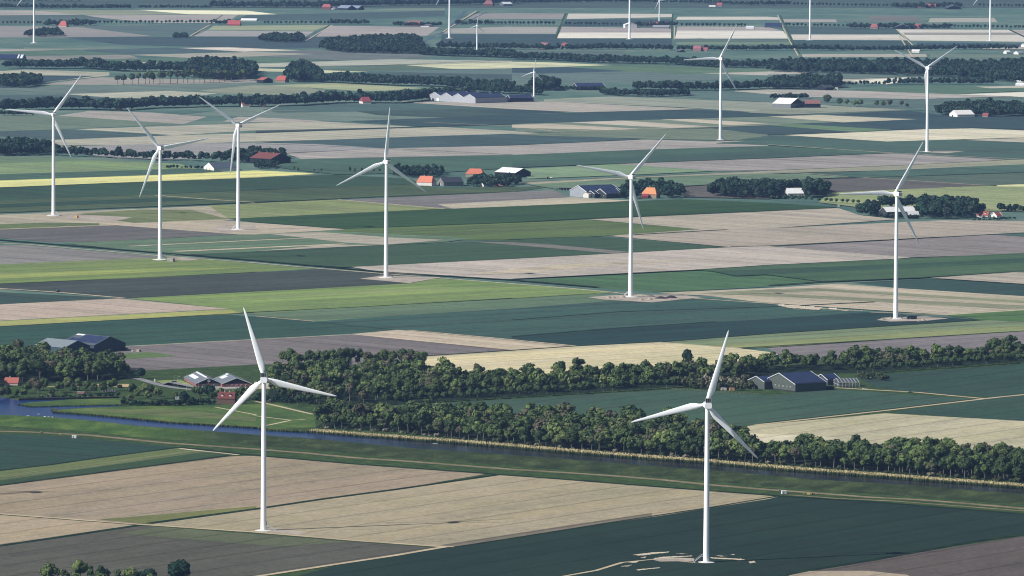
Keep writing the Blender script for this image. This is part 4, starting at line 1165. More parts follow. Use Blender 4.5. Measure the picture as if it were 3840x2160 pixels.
belt([(15, 172), (100, 173), (190, 173)], 15, 20, 'left part of the far dark wood below the solar barn', 9, 40, 3, 49)
belt([(195, 172), (300, 180), (430, 182), (520, 183)], 16, 22, 'middle part of the far dark wood behind the bare stemmed row', 9, 60, 3, 50)
grove([(470, 195), (560, 203), (640, 198), (640, 180), (560, 168), (480, 168)], 16, 24, 'tall dark wood mass behind the bare stemmed row', 12, 51)
for i, p in enumerate(along([(284, 213), (360, 212), (420, 210), (480, 209), (530, 207), (580, 205), (625, 203)], 12, jit=.3, seed=77)):
    tree('stem', p, random.uniform(1.1, 1.5), 'tall tree with bare visible stem in the far row beside the red barns', 'bare stemmed trees of the far row')
grove([(724, 208), (800, 206), (806, 195), (760, 178), (730, 182)], 17, 25, 'big dark tree clump right of the red barns', 11, 52)
belt([(790, 207), (900, 212), (1000, 216), (1060, 217), (1090, 218), (1180, 225), (1288, 229)], 15, 22, 'dark tree belt sloping down from the red barns to the hall', 8, 35, 3, 53)
belt([(1180, 232), (1240, 235), (1330, 238), (1360, 240)], 12, 18, 'trees right behind the grey four gabled hall', 9, 40, 3, 54)
grove([(1330, 229), (1405, 228), (1400, 216), (1350, 214)], 16, 22, 'tall round clump behind the small turbine at the hall', 11, 55)
belt([(1410, 227), (1520, 227)], 6, 9, 'dark hedge in front of the long solar barn', 7, 10, 2, 56)
belt([(1512, 238), (1560, 242), (1650, 244), (1735, 241)], 8, 14, 'dark plantation left of the middle turbine', 8, 50, 4, 57)
belt([(1600, 226), (1700, 228), (1800, 228), (1932, 224), (2060, 225), (2110, 220)], 13, 18, 'dark tree belt behind the middle turbine', 8, 40, 3, 58)
grove([(800, 124), (860, 133), (1000, 136), (1057, 137), (1065, 118), (1050, 104), (950, 102), (840, 110)], 14, 19, 'large square dark wood in the left centre of the far plain', 12, 59)
belt([(1050, 138), (1130, 142), (1200, 143), (1288, 147)], 12, 18, 'lower dark tree belt right of the square wood', 8, 70, 5, 60)
belt([(1100, 121), (1180, 123), (1288, 124), (1420, 126), (1560, 125), (1690, 127)], 10, 15, 'upper thin tree belt along the far road', 8, 14, 2, 61)
belt([(1288, 150), (1380, 152), (1500, 159), (1620, 161), (1700, 163), (1800, 170), (1932, 172)], 11, 17, 'dark tree belt below the far road farms', 8, 70, 4, 62)
grove([(1932, 181), (2080, 186), (2200, 188), (2330, 192), (2450, 200), (2616, 214), (2616, 166), (2450, 168), (2200, 166), (1932, 166)], 14, 20, 'thick dark wood behind the right hand turbine', 14, 63)
belt([(1710, 128), (1760, 128), (1850, 128), (1932, 127), (2010, 126), (2100, 128), (2250, 129), (2320, 127), (2430, 125), (2560, 125)], 9, 14, 'dark tree belt along the far right road', 8, 25, 2, 64)
grove([(1932, 224), (2050, 224), (2110, 218), (2115, 205), (2050, 203), (1932, 210)], 11, 17, 'wood around the dark roofed barns at the right', 11, 65)
belt([(2115, 216), (2220, 214), (2240, 212)], 7, 11, 'loose row of small trees beyond the dark roofed barns', 10, 10, 1, 66)
belt([(2250, 213), (2350, 212), (2430, 213), (2500, 214)], 10, 14, 'trees at the foot of the thick right hand wood', 9, 20, 2, 67)
belt([(1940, 251), (1990, 250), (2032, 249)], 9, 12, 'low dense tree row behind the white roofed barn', 7, 10, 2, 68)
grove([(2352, 290), (2400, 292), (2480, 294), (2616, 293), (2616, 278), (2480, 274), (2380, 276)], 13, 19, 'dark trees around the white shed at the right edge', 11, 69)
for i, (x, y, s) in enumerate(((2081, 265, 1.15), (2112, 268, .9), (2130, 269, .95), (2150, 270, .9), (2164, 270, 1.0), (2205, 268, .8), (2222, 270, .85), (2238, 269, .75), (2268, 271, .9), (2282, 272, .6))):
    tree('wood', G(x, y), s, 'free standing leafy tree in the loose row right of the white roofed barn', 'loose row of trees right of the white roofed barn')
for i, (x, y, s) in enumerate(((880, 437, .6), (893, 437, .55), (910, 437, .6), (925, 437, .5), (940, 438, .55), (955, 437, .6), (740, 431, .45), (750, 432, .4), (790, 435, .4), (808, 435, .5))):
    tree('tall', G(x, y), s, 'small thin tree along the farm track left of the orange roofed farm', 'thin trees along the farm track')
grove([(990, 444), (1040, 448), (1110, 448), (1120, 436), (1060, 432), (1000, 434)], 8, 13, 'dark trees behind the orange roofed farmhouse', 9, 70)
grove([(1172, 470), (1240, 471), (1290, 470), (1310, 460), (1270, 455), (1200, 455)], 8, 13, 'dark trees in front of the white roofed barn', 9, 71)
belt([(1270, 463), (1310, 464)], 8, 11, 'small dark clump under the white roofed barn', 6, 8, 2, 72)
grove([(1560, 501), (1600, 502), (1606, 492), (1664, 492), (1668, 501), (1718, 497), (1715, 480), (1640, 474), (1580, 480)], 10, 16, 'dark trees around the bright orange roof', 10, 73)
grove([(1785, 495), (1850, 500), (1955, 501), (1966, 487), (1962, 474), (1850, 475), (1790, 480)], 12, 19, 'dark rounded grove left of the half hidden white roof', 10, 74)
grove([(2028, 499), (2080, 498), (2082, 482), (2030, 476)], 14, 20, 'tall dark clump right of the half hidden white roof', 9, 174)
belt([(1955, 501), (2035, 501)], 5, 7.5, 'low trees in front of the half hidden white roof', 6, 8, 2, 175)
belt([(1960, 478), (2030, 479)], 12, 16, 'trees behind the half hidden white roof', 8, 14, 2, 176)
for p in along([(1930, 505), (2010, 508), (2090, 512), (2165, 517)], 9.5, jit=.1, seed=33): tree('avenue', p, .72, 'small round roadside tree between the dark grove and the white roofed barn', 'small round trees beside the dark grove', 'avenue_tree')
grove([(2165, 545), (2212, 547), (2216, 530), (2180, 530)], 11, 17, 'left trees of the grove at the white roofed barn', 9, 75)
grove([(2312, 550), (2440, 551), (2470, 545), (2450, 528), (2380, 520), (2312, 522)], 12, 19, 'large dark grove right of the white roofed barn', 10, 177)
belt([(2210, 549), (2312, 551)], 4, 8, 'low trees in front of the white roofed barn in the right grove', 6, 8, 2, 178)
belt([(2220, 524), (2312, 522)], 12, 17, 'trees behind the white roofed barn in the right grove', 8, 20, 2, 179)
belt([(2505, 532), (2560, 534), (2616, 538)], 9, 12, 'short dark tree belt at the right edge behind the red roofed houses', 8, 18, 2, 76)
belt([(2445, 556), (2500, 555), (2560, 551)], 3.2, 4.2, 'clipped dark hedge in front of the red roofed houses', 3.5, 4, 1, 77)
grove([(62, 93), (110, 93), (158, 92), (155, 83), (110, 80), (75, 85)], 9, 14, 'dark oval grove beside the far left turbine', 11, 78)
grove([(432, 97), (472, 97), (472, 89), (440, 90)], 6, 9, 'small brown thicket in the far left field', 9, 79)
grove([(652, 105), (700, 107), (760, 108), (762, 97), (700, 94), (660, 97)], 9, 15, 'round dark grove hiding a red roof', 11, 80)
belt([(110, 66), (170, 66), (236, 65)], 10, 17, 'trees around the red roofed farm at the far left', 9, 60, 3, 81)
belt([(540, 62), (560, 62), (600, 61)], 8, 13, 'trees left of the far red barn', 9, 30, 2, 82)
belt([(826, 61), (850, 61), (930, 62)], 9, 14, 'trees right of the far avenue beside the channel', 9, 40, 2, 83)
belt([(990, 66), (1060, 67), (1110, 66)], 8, 12, 'trees around the brown roofed far farm', 9, 30, 2, 84)
belt([(1145, 63), (1200, 63), (1240, 63)], 9, 13, 'tree clump beside the small far turbine', 9, 40, 2, 85)
belt([(1590, 68), (1650, 68), (1705, 68)], 9, 14, 'trees around the far red roofed farm in the centre', 9, 50, 2, 86)
belt([(2140, 72), (2250, 73), (2390, 73)], 9, 15, 'trees around the far farm with the dark gabled barn', 9, 50, 3, 87)
belt([(0, 21), (120, 22), (230, 23), (330, 22)], 10, 14, 'dark tree belt along the horizon road at the far left', 9, 20, 2, 88)
belt([(350, 21), (450, 21), (530, 21)], 7, 10, 'lower tree belt left of the top horizon wood', 9, 20, 2, 89)
belt([(530, 20), (620, 20), (700, 20), (800, 21), (900, 17), (1000, 15), (1120, 14), (1220, 12), (1300, 10)], 13, 20, 'long dark wood along the top edge, left half', 10, 80, 3, 90)
belt([(0, 5), (100, 5), (200, 4)], 12, 18, 'dark wood at the top left corner', 10, 60, 2, 91)
belt([(1300, 10), (1400, 8), (1500, 7), (1640, 7)], 10, 14, 'dark wood along the top edge in the middle', 10, 60, 2, 92)
belt([(1640, 8), (1760, 9), (1900, 14)], 8, 12, 'thin tree belt along the top edge right of the middle', 10, 40, 2, 93)
belt([(1880, 14), (1940, 14), (1990, 13)], 10, 14, 'clump of far trees left of the right hand avenue', 10, 60, 2, 94)
belt([(2250, 21), (2330, 21), (2420, 20)], 10, 17, 'trees around the far red roofs at the top right', 10, 60, 3, 95)
# round far roadside trees, countable: single crowns on a stem
RS = []
for i in range(5):
    V, F = crown(1200 + i, 9.0, 2.2, 9.5, 9, 26, 1.4, 'round')
    b = MB(); b.tube([(0, 0, -.3), (0, 0, 4.5)], [.35, .25], 5)
    n0 = len(V); V2 = np.concatenate([V, np.array([v for v in b.v])])
    F2 = np.concatenate([F, np.array([f for f in b.f if len(f) == 4]) + n0])
    RS.append(np_mesh('roadside_tree', V2, F2, LEAFFAR))
def road_trees(pts, sp, label, group, sc=1.0, seed=1):
    for p in along(pts, sp, jit=.08, seed=seed, y_jit=.5):
        o = bpy.data.objects.new('roadside_tree', random.choice(RS)); link(o); o.location = p
        o.rotation_euler.z = random.uniform(0, 6.28); s = sc * random.uniform(.85, 1.12); o.scale = (s, s, s)
        tag(o, label, 'tree', group)
road_trees([(240, 61), (420, 60), (536, 60)], 9.5, 'small round tree in the far roadside row left of the far red barn', 'far roadside row left of the red barn', 1.0, 1)
road_trees([(655, 61), (740, 61), (828, 61.5)], 9.5, 'small round tree in the far roadside row right of the red barn', 'far roadside row right of the red barn', .95, 2)
road_trees([(1240, 62.5), (1320, 63.5), (1396, 63.5)], 9.2, 'small round tree in the far row beside the small turbine', 'far row beside the small turbine', 1.05, 3)
road_trees([(1422, 64), (1500, 65), (1568, 66)], 9.2, 'small round tree in the far row left of the white gabled barn', 'far row left of the white gabled barn', 1.0, 4)
road_trees([(1708, 67), (1800, 68), (1880, 68)], 9.5, 'small round tree in the far row right of the red roofed farm', 'far row right of the red roofed farm', 1.05, 5)
road_trees([(1970, 66), (2060, 68), (2140, 69)], 9.5, 'small round tree in the far row left of the dark gabled barn', 'far row left of the dark gabled barn', .95, 6)
road_trees([(2390, 70), (2490, 72), (2590, 73)], 9.5, 'small round tree in the far row at the right edge', 'far row at the right edge', 1.0, 7)
road_trees([(1995, 14), (2100, 16), (2250, 18)], 10, 'small tree in the top right roadside row', 'top right roadside row', 1.0, 8)
road_trees([(2460, 17), (2530, 18), (2590, 19)], 10, 'small tree in the short row at the top right corner', 'short row at the top right corner', 1.0, 9)
road_trees([(2, 61), (50, 61), (105, 62)], 9.5, 'small round tree in the far row at the left edge', 'far row at the left edge', .9, 10)
# ---- reeds along the far bank
def reed_mat():
    m, nt, out = new_mat('reed_stems')
    tc = N(nt, 'NewGeometry'); sep = N(nt, 'SeparateXYZ'); nt.links.new(tc.outputs['Position'], sep.inputs[0])
    rp = N(nt, 'ValToRGB'); cr = rp.color_ramp
    cr.elements[0].position = .0; cr.elements[0].color = (*lin('262f1e'), 1); cr.elements[1].position = 1; cr.elements[1].color = (*lin('c4b48a'), 1)
    e = cr.elements.new(.5); e.color = (*lin('36422a'), 1); e = cr.elements.new(.74); e.color = (*lin('5c5f3e'), 1)
    nt.links.new(math_n(nt, 'DIVIDE', sep.outputs[2], 3.0), rp.inputs[0])
    f = math_n(nt, 'MULTIPLY_ADD', tc.outputs['Random Per Island'], .5, .75)
    princ(nt, out, vscale(nt, rp.outputs[0], f), .9, .05)
    return m
def reeds(name, pts, rows, sp, hh, label, seed):
    rg = np.random.default_rng(seed); W = [G(x, y) for x, y in pts]; V = []
    for r in range(rows):
        for a, b in zip(W, W[1:]):
            L = (b - a).length; n = max(1, int(L / sp)); nr = Vector((-(b - a).y, (b - a).x, 0)).normalized()
            for k in range(n):
                p = a.lerp(b, (k + rg.random()) / n); gap = math.sin((p.x + p.y * .6) * .23) + math.sin(p.x * .071 + 1)
                off = .4 + r * .8 + rg.normal() * .35 + (.9 if gap > .9 else 0)
                p = p + nr * off
                h = hh * rg.uniform(.75, 1.15); w = rg.uniform(.35, .8); an = rg.normal() * .7
                dx, dy = math.cos(an) * w / 2, math.sin(an) * w / 2; lx = rg.normal() * .2
                V += [(p.x - dx, p.y - dy, 0), (p.x + dx, p.y + dy, 0), (p.x + dx * .6 + lx, p.y + dy * .6, h), (p.x - dx * .6 + lx, p.y - dy * .6, h * .93)]
    V = np.array(V); F = np.arange(len(V)).reshape(-1, 4)
    o = bpy.data.objects.new(name, np_mesh(name, V, F, REEDM)); link(o); tag(o, label, 'reeds', None, 'stuff')
REEDM = reed_mat()
reeds('reeds', [(769, 1091), (894, 1101), (1019, 1110), (1144, 1119), (1288, 1131), (1463, 1146), (1588, 1156), (1763, 1168), (1932, 1184), (2057, 1193), (2182, 1202), (2307, 1212), (2432, 1221), (2616, 1235)], 16, .55, 3.0, 'tan topped reed fringe along the far bank of the straight canal', 1)
reeds('reeds', [(128, 1034), (135, 1041.5), (250, 1050), (425, 1067.5), (644, 1081), (676, 1087), (769, 1091)], 4, .5, 2.2, 'green reed fringe round the grassy peninsula', 2)
reeds('reeds', [(44, 1021), (75, 1027), (312, 1022), (320, 1012)], 3, .5, 1.8, 'reed edge of the narrow grass spit', 3)
# ------------------------------------------------------------------ buildings
def building(name, c, r, xl, xc, xr, yb, ye, yr, az, wall, roof, label, cat='barn', gab=None, trim=None, solar=None, sky=None,
             door=None, win=0, hip=0.0, chim=0, dormers=0, bays=1, plinth=None, over=.4, emblem=False, wcol='d8d8d0', openfront=False):
    """az<0: gable end seen at the right, az>0: gable end seen at the left; xl/xc/xr = left end, near corner, right end; yb/ye/yr = foot, eave, ridge rows"""
    yD = 362.25 * r + yb / 4; s = ppm(yD) * 4; phi = .0295 + yD / 16100
    a = R(az); ca, sa = abs(math.cos(a)), abs(math.sin(a))
    if az < 0: L = (xc - xl) / s / ca; W = (xr - xc) / s / max(sa, .3)
    else: W = (xc - xl) / s / max(sa, .3); L = (xr - xc) / s / ca
    if abs(az) < 16: W = max(W, L * .55)
    if az < -70: L = min(max(L, 18), 62)
    W = max(W, 4); L = max(L, 5)
    eave = max(1.8, (yb - ye) / s); Wb = W / bays
    ridge = max(eave + Wb * .18, (yb - yr) / s - (W / 2 * ca if bays == 1 else Wb / 2 * ca) * phi)
    ridge = min(ridge, eave + Wb * .62)
    p = T(c, r, xc, yb)
    cx, cy = (L / 2, -W / 2) if az < 0 else (-L / 2, -W / 2)
    o = Vector((p.x - (cx * math.cos(a) - cy * math.sin(a)), p.y - (cx * math.sin(a) + cy * math.cos(a)), 0))
    t = empty(name, o, a); tag(t, label, cat)
    wm, rm = P(wall, .85, .15, .16, .25), P(roof, .7, .25, .22, .35)
    w = MB(); gm = MB(); rb = MB(); tb = {}
    rise = ridge - eave; hi = hip * L / 2
    for k in range(bays):
        y0 = -W / 2 + k * Wb; y1 = y0 + Wb; ym = (y0 + y1) / 2
        w.add([(-L / 2, y0, -.2), (L / 2, y0, -.2), (L / 2, y1, -.2), (-L / 2, y1, -.2), (-L / 2, y0, eave), (L / 2, y0, eave), (L / 2, y1, eave), (-L / 2, y1, eave)],
              [(0, 1, 5, 4), (2, 3, 7, 6), (3, 0, 4, 7), (1, 2, 6, 5)])
        if not hip:
            g_ = gm if gab else w
            for sx in (-1, 1):
                q = [(sx * L / 2, y0, eave), (sx * L / 2, y1, eave), (sx * L / 2, ym, ridge)]
                g_.add(q, [(0, 1, 2) if sx > 0 else (1, 0, 2)])
        ov = over if bays == 1 else 0
        k_ = rise / (Wb / 2); th = .22; ox = over if not hip else .3
        for sy in (-1, 1):
            ey = ym + sy * (Wb / 2 + ov); ez = eave - k_ * ov + .05
            if hip:
                q = [(-L / 2 - ox, ey, ez), (L / 2 + ox, ey, ez), (L / 2 - hi, ym, ridge + .05), (-L / 2 + hi, ym, ridge + .05)]
            else:
                q = [(-L / 2 - ox, ey, ez), (L / 2 + ox, ey, ez), (L / 2 + ox, ym, ridge + .05), (-L / 2 - ox, ym, ridge + .05)]
            if sy > 0: q = [q[1], q[0], q[3], q[2]]
            up = [(x, y, z + th) for x, y, z in q]
            rb.add(q + up, [(4, 5, 6, 7), (0, 1, 5, 4), (1, 2, 6, 5), (3, 0, 4, 7), (3, 2, 1, 0)])
        if hip:
            for sx in (-1, 1):
                e0 = (sx * (L / 2 + ox), y0 - ov, eave - k_ * ov + .05 + th); e1 = (sx * (L / 2 + ox), y1 + ov, eave - k_ * ov + .05 + th)
                rb.add([e0, e1, (sx * (L / 2 - hi), ym, ridge + .05 + th)], [(0, 1, 2) if sx > 0 else (1, 0, 2)])
        if trim and not hip:
            for sx in (-1, 1):
                x = sx * (L / 2 + ox + .06)
                e = tb.setdefault((sx, k), MB())
                for sy in (-1, 1):
                    e.bar((x, ym + sy * (Wb / 2 + ov), eave - k_ * ov + .15), (x, ym, ridge + .2), .34, .5)
    wo = w.build('wall', wm, t)
    if gab: gm.build('gable', P(gab, .8, .15, .12, .4), t)
    ro = rb.build('roof', rm, t)
    for e in tb.values(): e.build('verge_board', P(trim, .5), t)
    def slope(x0, x1, f0, f1, sy, bay, lift, nm, mat, par, thick=.1):
        y0 = -W / 2 + bay * Wb; ym = y0 + Wb / 2
        def pt(x, f): return Vector((x, ym + sy * Wb / 2 * (1 - f), eave + rise * f + .05 + .22 + lift))
        q = [pt(x0, f0), pt(x1, f0), pt(x1, f1), pt(x0, f1)]
        if sy > 0: q = [q[1], q[0], q[3], q[2]]
        up = [v + Vector((0, 0, thick)) for v in q]
        return MB().add(q + up, [(4, 5, 6, 7), (0, 1, 5, 4), (1, 2, 6, 5), (2, 3, 7, 6), (3, 0, 4, 7)]).build(nm, mat, par)
    if solar:
        for (x0, x1, f0, f1) in solar:
            for b_ in range(bays): slope(-L / 2 + x0 * L, -L / 2 + x1 * L, f0, f1, -1, b_, .1, 'solar_panel', SOLAR, ro)
    if sky:
        for (x0, x1, f0, f1) in sky: slope(-L / 2 + x0 * L, -L / 2 + x1 * L, f0, f1, -1, 0, .06, 'skylight', P('e6e8ea', .4), ro)
    gx = L / 2 if az < 0 else -L / 2; sg = 1 if az < 0 else -1
    if door:
        for (y, dw, dh, col) in door:      # on the seen gable end
            yy = y * W / 2
            MB().box(min(gx, gx + sg * .12), max(gx, gx + sg * .12), yy - dw / 2, yy + dw / 2, 0, dh).build('door', P(col, .6), t)
    if win:
        for k in range(win):
            yy = (k + .5) / win * W * .82 - W * .41; zz = eave * .62
            f = MB(); f.box(min(gx, gx + sg * .1), max(gx, gx + sg * .1), yy - .75, yy + .75, zz - .55, zz + .6)
            fo = f.build('window', P(wcol, .5), t)
            MB().box(min(gx + sg * .1, gx + sg * .14), max(gx + sg * .1, gx + sg * .14), yy - .55, yy + .55, zz - .38, zz + .42).build('pane', GLASS, fo)
    if plinth:
        MB().box(min(gx, gx + sg * .08), max(gx, gx + sg * .08), -W / 2, W / 2, 0, 1.5).build('plinth', P(plinth), t)
    if chim:
        for k in range(chim):
            x = (-.3 + .6 * k) * L / 2 * (1 - hip)
            MB().box(x - .45, x + .45, -.4, .4, ridge - .6, ridge + 1.3).build('chimney', P('b9a79a', .9), ro)
    for k in range(dormers):
        x = -L / 2 + L * (k + .6) / (dormers + .2); f = .3; zz = eave + rise * f; yy = -W / 2 * (1 - f) - .1
        d = MB().box(x - .9, x + .9, yy, yy + 2.2, zz, zz + 1.5).build('dormer', P('d9d4cc', .7), ro)
        MB().add([(x - 1.2, yy - .3, zz + 1.5), (x + 1.2, yy - .3, zz + 1.5), (x + 1.2, yy + 3.2, zz + 1.9), (x - 1.2, yy + 3.2, zz + 1.9), (x, yy - .3, zz + 2.4), (x, yy + 3.2, zz + 2.5)], [(0, 1, 4), (1, 2, 5, 4), (3, 0, 4, 5), (2, 3, 5)]).build('dormer_roof', rm, d)
    if emblem:
        m = MB(); zc = eave + rise * .55
        for k in range(20):
            a0 = 2 * math.pi * k / 20; a1 = 2 * math.pi * (k + 1) / 20
            m.bar((gx + sg * .12, math.cos(a0) * 1.15, zc + math.sin(a0) * 1.15), (gx + sg * .12, math.cos(a1) * 1.15, zc + math.sin(a1) * 1.15), .26)
        for q in (((-.4, -.8), (-.1, .8)), ((.1, .7), (.6, -.2)), ((.6, -.2), (.3, -.8))):
            m.bar((gx + sg * .12, q[0][0], zc + q[0][1]), (gx + sg * .12, q[1][0], zc + q[1][1]), .28)
        m.build('emblem', P('f0f0ee', .5), t)
    return t

def solar_mat():
    m, nt, out = new_mat('solar_panels')
    tc = N(nt, 'TexCoord'); br = N(nt, 'TexBrick'); br.offset = 0
    nt.links.new(tc.outputs['Object'], br.inputs['Vector'])
    br.inputs['Scale'].default_value = 1; br.inputs['Brick Width'].default_value = 3.3; br.inputs['Row Height'].default_value = 1.7; br.inputs['Mortar Size'].default_value = .09
    br.inputs['Color1'].default_value = (*lin('161d3a'), 1); br.inputs['Color2'].default_value = (*lin('1c2546'), 1); br.inputs['Mortar'].default_value = (*lin('5a6480'), 1)
    princ(nt, out, br.outputs['Color'], .35, .3)
    return m
SOLAR = solar_mat()
GLASS = P('2a3340', .15, .6, .1)
BD = building
BD('teal_barn', 0, 2, 600, 945, 1245, 652, 577, 498, -45, '3d5462', '56646f', 'big teal barn with solar panels on its roof above the left wood', trim='7d8c96', solar=[(.06, .97, .18, .55), (.3, .97, .58, .92)], sky=[(.02, .26, .84, .97)], door=[(-.45, 5, 5, '2f4450'), (.3, 5, 5, '2f4450')])
BD('teal_barn', 0, 2, 330, 650, 888, 672, 602, 545, -45, '3d5462', '84939a', 'smaller teal barn with plain pale roof, half hidden by the left wood', trim='7d8c96')
BD('brick_barn', 0, 2, 1816, 1968, 2232, 1000, 964, 905, -78, 'a8605a', '75808c', 'red brick barn with dark gable and round white emblem', gab='24272f', trim='e4e4e2', sky=[(.05, .6, .3, .62), (.02, .9, .86, .98)], door=[(.62, 4, 3, '77716f')], win=2, emblem=True)
BD('brick_barn', 0, 2, 2121, 2234, 2525, 1004, 965, 905, -78, 'a8605a', '78838f', 'red brick barn with white windows in its dark gable, right one of the brick pair', gab='24272f', trim='e4e4e2', sky=[(.1, .45, .35, .75), (.0, .2, .8, .95)], win=5, wcol='eeeeea')
BD('red_house', 0, 2, 2182, 2362, 2374, 1182, 1112, 1048, -12, '75584a', '7c3022', 'red roofed house with dormers beside the canal road', 'house', dormers=2, chim=2, hip=.12)
BD('red_house', 0, 2, 40, 178, 200, 992, 955, 900, -12, 'c4b4a2', 'c2573f', 'orange red roofed house at the left edge below the wood', 'house', chim=1)
BD('farm_hall', 3, 2, -35, 275, 600, 1055, 970, 888, 36, '5a655e', '1e2647', 'large green grey farm hall with dark solar roof in the wood clearing', trim='d0d6dc', solar=[(.03, .97, .06, .94)], win=7, plinth='2a2f36', wcol='cfd3d0')
BD('farm_hall', 3, 2, -191, -36, 212, 1030, 945, 895, 36, '5a655e', '2a3354', 'green grey hall behind the large one, its left gable showing', trim='d0d6dc', solar=[(.03, .97, .1, .92)])
BD('farm_hall', 3, 2, 478, 602, 730, 985, 925, 868, 36, '4a525c', '2a3354', 'solar roofed hall behind the greenhouse', trim='d0d6dc', solar=[(.05, .95, .1, .92)])
BD('farm_shed', 3, 2, 585, 600, 664, 1035, 1000, 992, 36, '2c323c', '2e343e', 'low dark lean-to shed at the right end of the large farm hall', 'shed')
BD('grey_hall', 2, 1, 583, 750, 1098, 541, 480, 430, 34, 'a2abb4', '2a3252', 'pale grey farm hall with a full solar roof left of the sand heap turbine', trim='e8eaec', solar=[(.04, .97, .08, .94)], win=5)
BD('black_barn', 2, 1, 828, 950, 1106, 548, 506, 452, 34, '3b4047', '222a44', 'black barn with white trimmed gable in front of the grey hall', trim='f0f0ee', solar=[(.05, .5, .1, .92), (.55, .95, .1, .92)], win=3, wcol='eeeeea', door=[(.0, 2.5, 3, 'cfcfca')])
BD('black_barn', 2, 1, 752, 832, 872, 545, 503, 472, 34, '43484f', '2c3350', 'small black gabled annex between the grey hall and the black barn', trim='f0f0ee')
BD('farm_shed', 2, 1, 716, 770, 798, 543, 506, 499, 34, 'd4cfc4', 'c2beb6', 'cream flat shed leaning on the grey hall', 'shed')
BD('farmhouse', 2, 1, 1300, 1452, 1494, 548, 505, 440, -20, 'b49a7c', 'e58a3a', 'farmhouse with bright orange pyramid like roof among dark trees', 'house', hip=.45, chim=1)
BD('farm_shed', 2, 1, 1306, 1368, 1382, 548, 526, 503, -15, '7a3a34', 'a8283a', 'small crimson shed in front of the bright orange roof', 'shed')
BD('farmhouse', 1, 1, 1614, 1768, 1814, 424, 386, 325, -25, 'dcd8d0', 'dd7040', 'white walled farmhouse with orange roof beside the long ditch turbine', 'house', hip=.18, chim=1)
BD('grey_barn', 1, 1, 1822, 1888, 2088, 426, 386, 335, 20, '8d8c88', '3f434d', 'barn with broad dark grey roof beside the orange roofed farmhouse', door=[(.0, 3, 3, 'dedad2')])
BD('farmhouse', 1, 1, 2108, 2286, 2298, 335, 300, 250, -10, 'b7a58e', 'd8683c', 'orange hipped roof rising behind dark trees in the middle farm', 'house', hip=.35, chim=1)
BD('white_roof_barn', 2, 1, -172, 35, 190, 338, 291, 252, -42, '22252b', 'ecebe6', 'white roofed barn with black gable beside the tractor', door=[(-.4, 5, 4, '15171b')])
BD('cottage', 1, 1, 2258, 2292, 2346, 429, 410, 390, 37, 'e2d9cc', '3c3f46', 'tiny white gabled cottage in front of the middle farm trees', 'house', win=1)
BD('red_house', 1, 1, 2392, 2488, 2512, 422, 392, 350, -25, 'a06a58', 'b06a55', 'brick house half hidden by trees at the middle farm', 'house', chim=1)
BD('white_barn', 0, 1, 2037, 2153, 2382, 269, 243, 208, 24, 'e2e2da', '50606e', 'long low white shed with grey roof and yellow doors', door=[(-.2, 4, 2.6, 'd8c040'), (.45, 3, 2.4, 'c8c4b4')])
BD('red_barn', 1, 1, -70, 152, 342, 205, 150, 104, -42, '22262f', '8c453c', 'red tiled barn with black gable in the left middle farm', trim='3a3e46', chim=2, door=[(-.5, 5, 3.4, 'cfcac2')])
BD('red_house', 0, 1, 2524, 2560, 2640, 165, 118, 75, 20, 'a85044', 'a24a40', 'red brick house among trees left of the black gabled barn', 'house', chim=1)
BD('white_roof_barn', 3, 1, 1128, 1196, 1502, 744, 684, 634, 25, '3e4348', 'f0eee8', 'white roofed barn inside the large right hand grove')
BD('white_roof_barn', 3, 1, 1396, 1412, 1522, 750, 712, 676, 18, '303844', 'e2e2de', 'lower white roofed shed joined to the right of the grove barn', 'shed')
BD('red_house', 3, 1, 2100, 2212, 2236, 741, 716, 680, -25, 'd9d2c8', 'b9523f', 'red roofed white house behind the clipped hedge, left of two', 'house', chim=1, dormers=2)
BD('red_house', 3, 1, 2248, 2302, 2360, 741, 722, 688, 30, 'e6e0d8', 'a5443c', 'red roofed house with white gables behind the clipped hedge, right of two', 'house', trim='f2f0ec')
BD('white_barn', 3, 1, 166, 200, 372, 530, 497, 446, 12, 'd6d6d0', 'eeeeea', 'white roof showing through the dark rounded grove')
BD('white_roof_barn', 3, 0, 48, 228, 374, 1092, 1046, 1010, -30, '889092', 'f2f2ee', 'barn with white roof, grey side and black gable in the right middle fields', gab='1f222a', door=[(0, 5, 4, '1f222a')])
BD('red_barn', 3, 0, 342, 376, 532, 1088, 1043, 1004, 10, '2a2d35', 'aa6c62', 'black walled barn with faded red roof joined to the white roofed barn')
BD('white_shed', 3, 0, 1838, 1906, 2084, 1182, 1153, 1136, 18, 'e4e2da', 'e6e2da', 'white shed with open front before dark trees at the right edge', 'shed', door=[(.2, 4, 3, '2a2d33')])
BD('black_barn', 3, 0, 510, 578, 662, 912, 881, 858, 30, '272c36', '434854', 'black barn with dark roof at the edge of the right wood', trim='6a6f78')
BD('grey_barn', 3, 0, 500, 522, 612, 888, 862, 832, 14, '5a5a60', '8c8b92', 'steep grey roof behind the black barn at the right wood', hip=.2)
BD('packing_hall', 1, 0, 1730, 2208, 2522, 1042, 988, 962, 38, 'b6bac2', '343d5e', 'long pale grey hall with four gables in a row', 'hall', bays=4, trim='d8dae0', over=.2, solar=[(.05, .95, .15, .9)], door=[(.62, 6, 5, 'f0f0ee')])
BD('packing_hall', 2, 0, -60, -22, 212, 1029, 986, 955, 18, '2a3042', '39426a', 'low dark hall with white trim between the four gabled hall and the small turbine', 'hall', trim='e4e6ea', solar=[(.05, .95, .15, .9)])
BD('red_barn', 1, 0, 8, 74, 166, 837, 806, 780, -45, '2c2f38', 'c45a48', 'red roofed black barn, left of the two at the bare stemmed tree row')
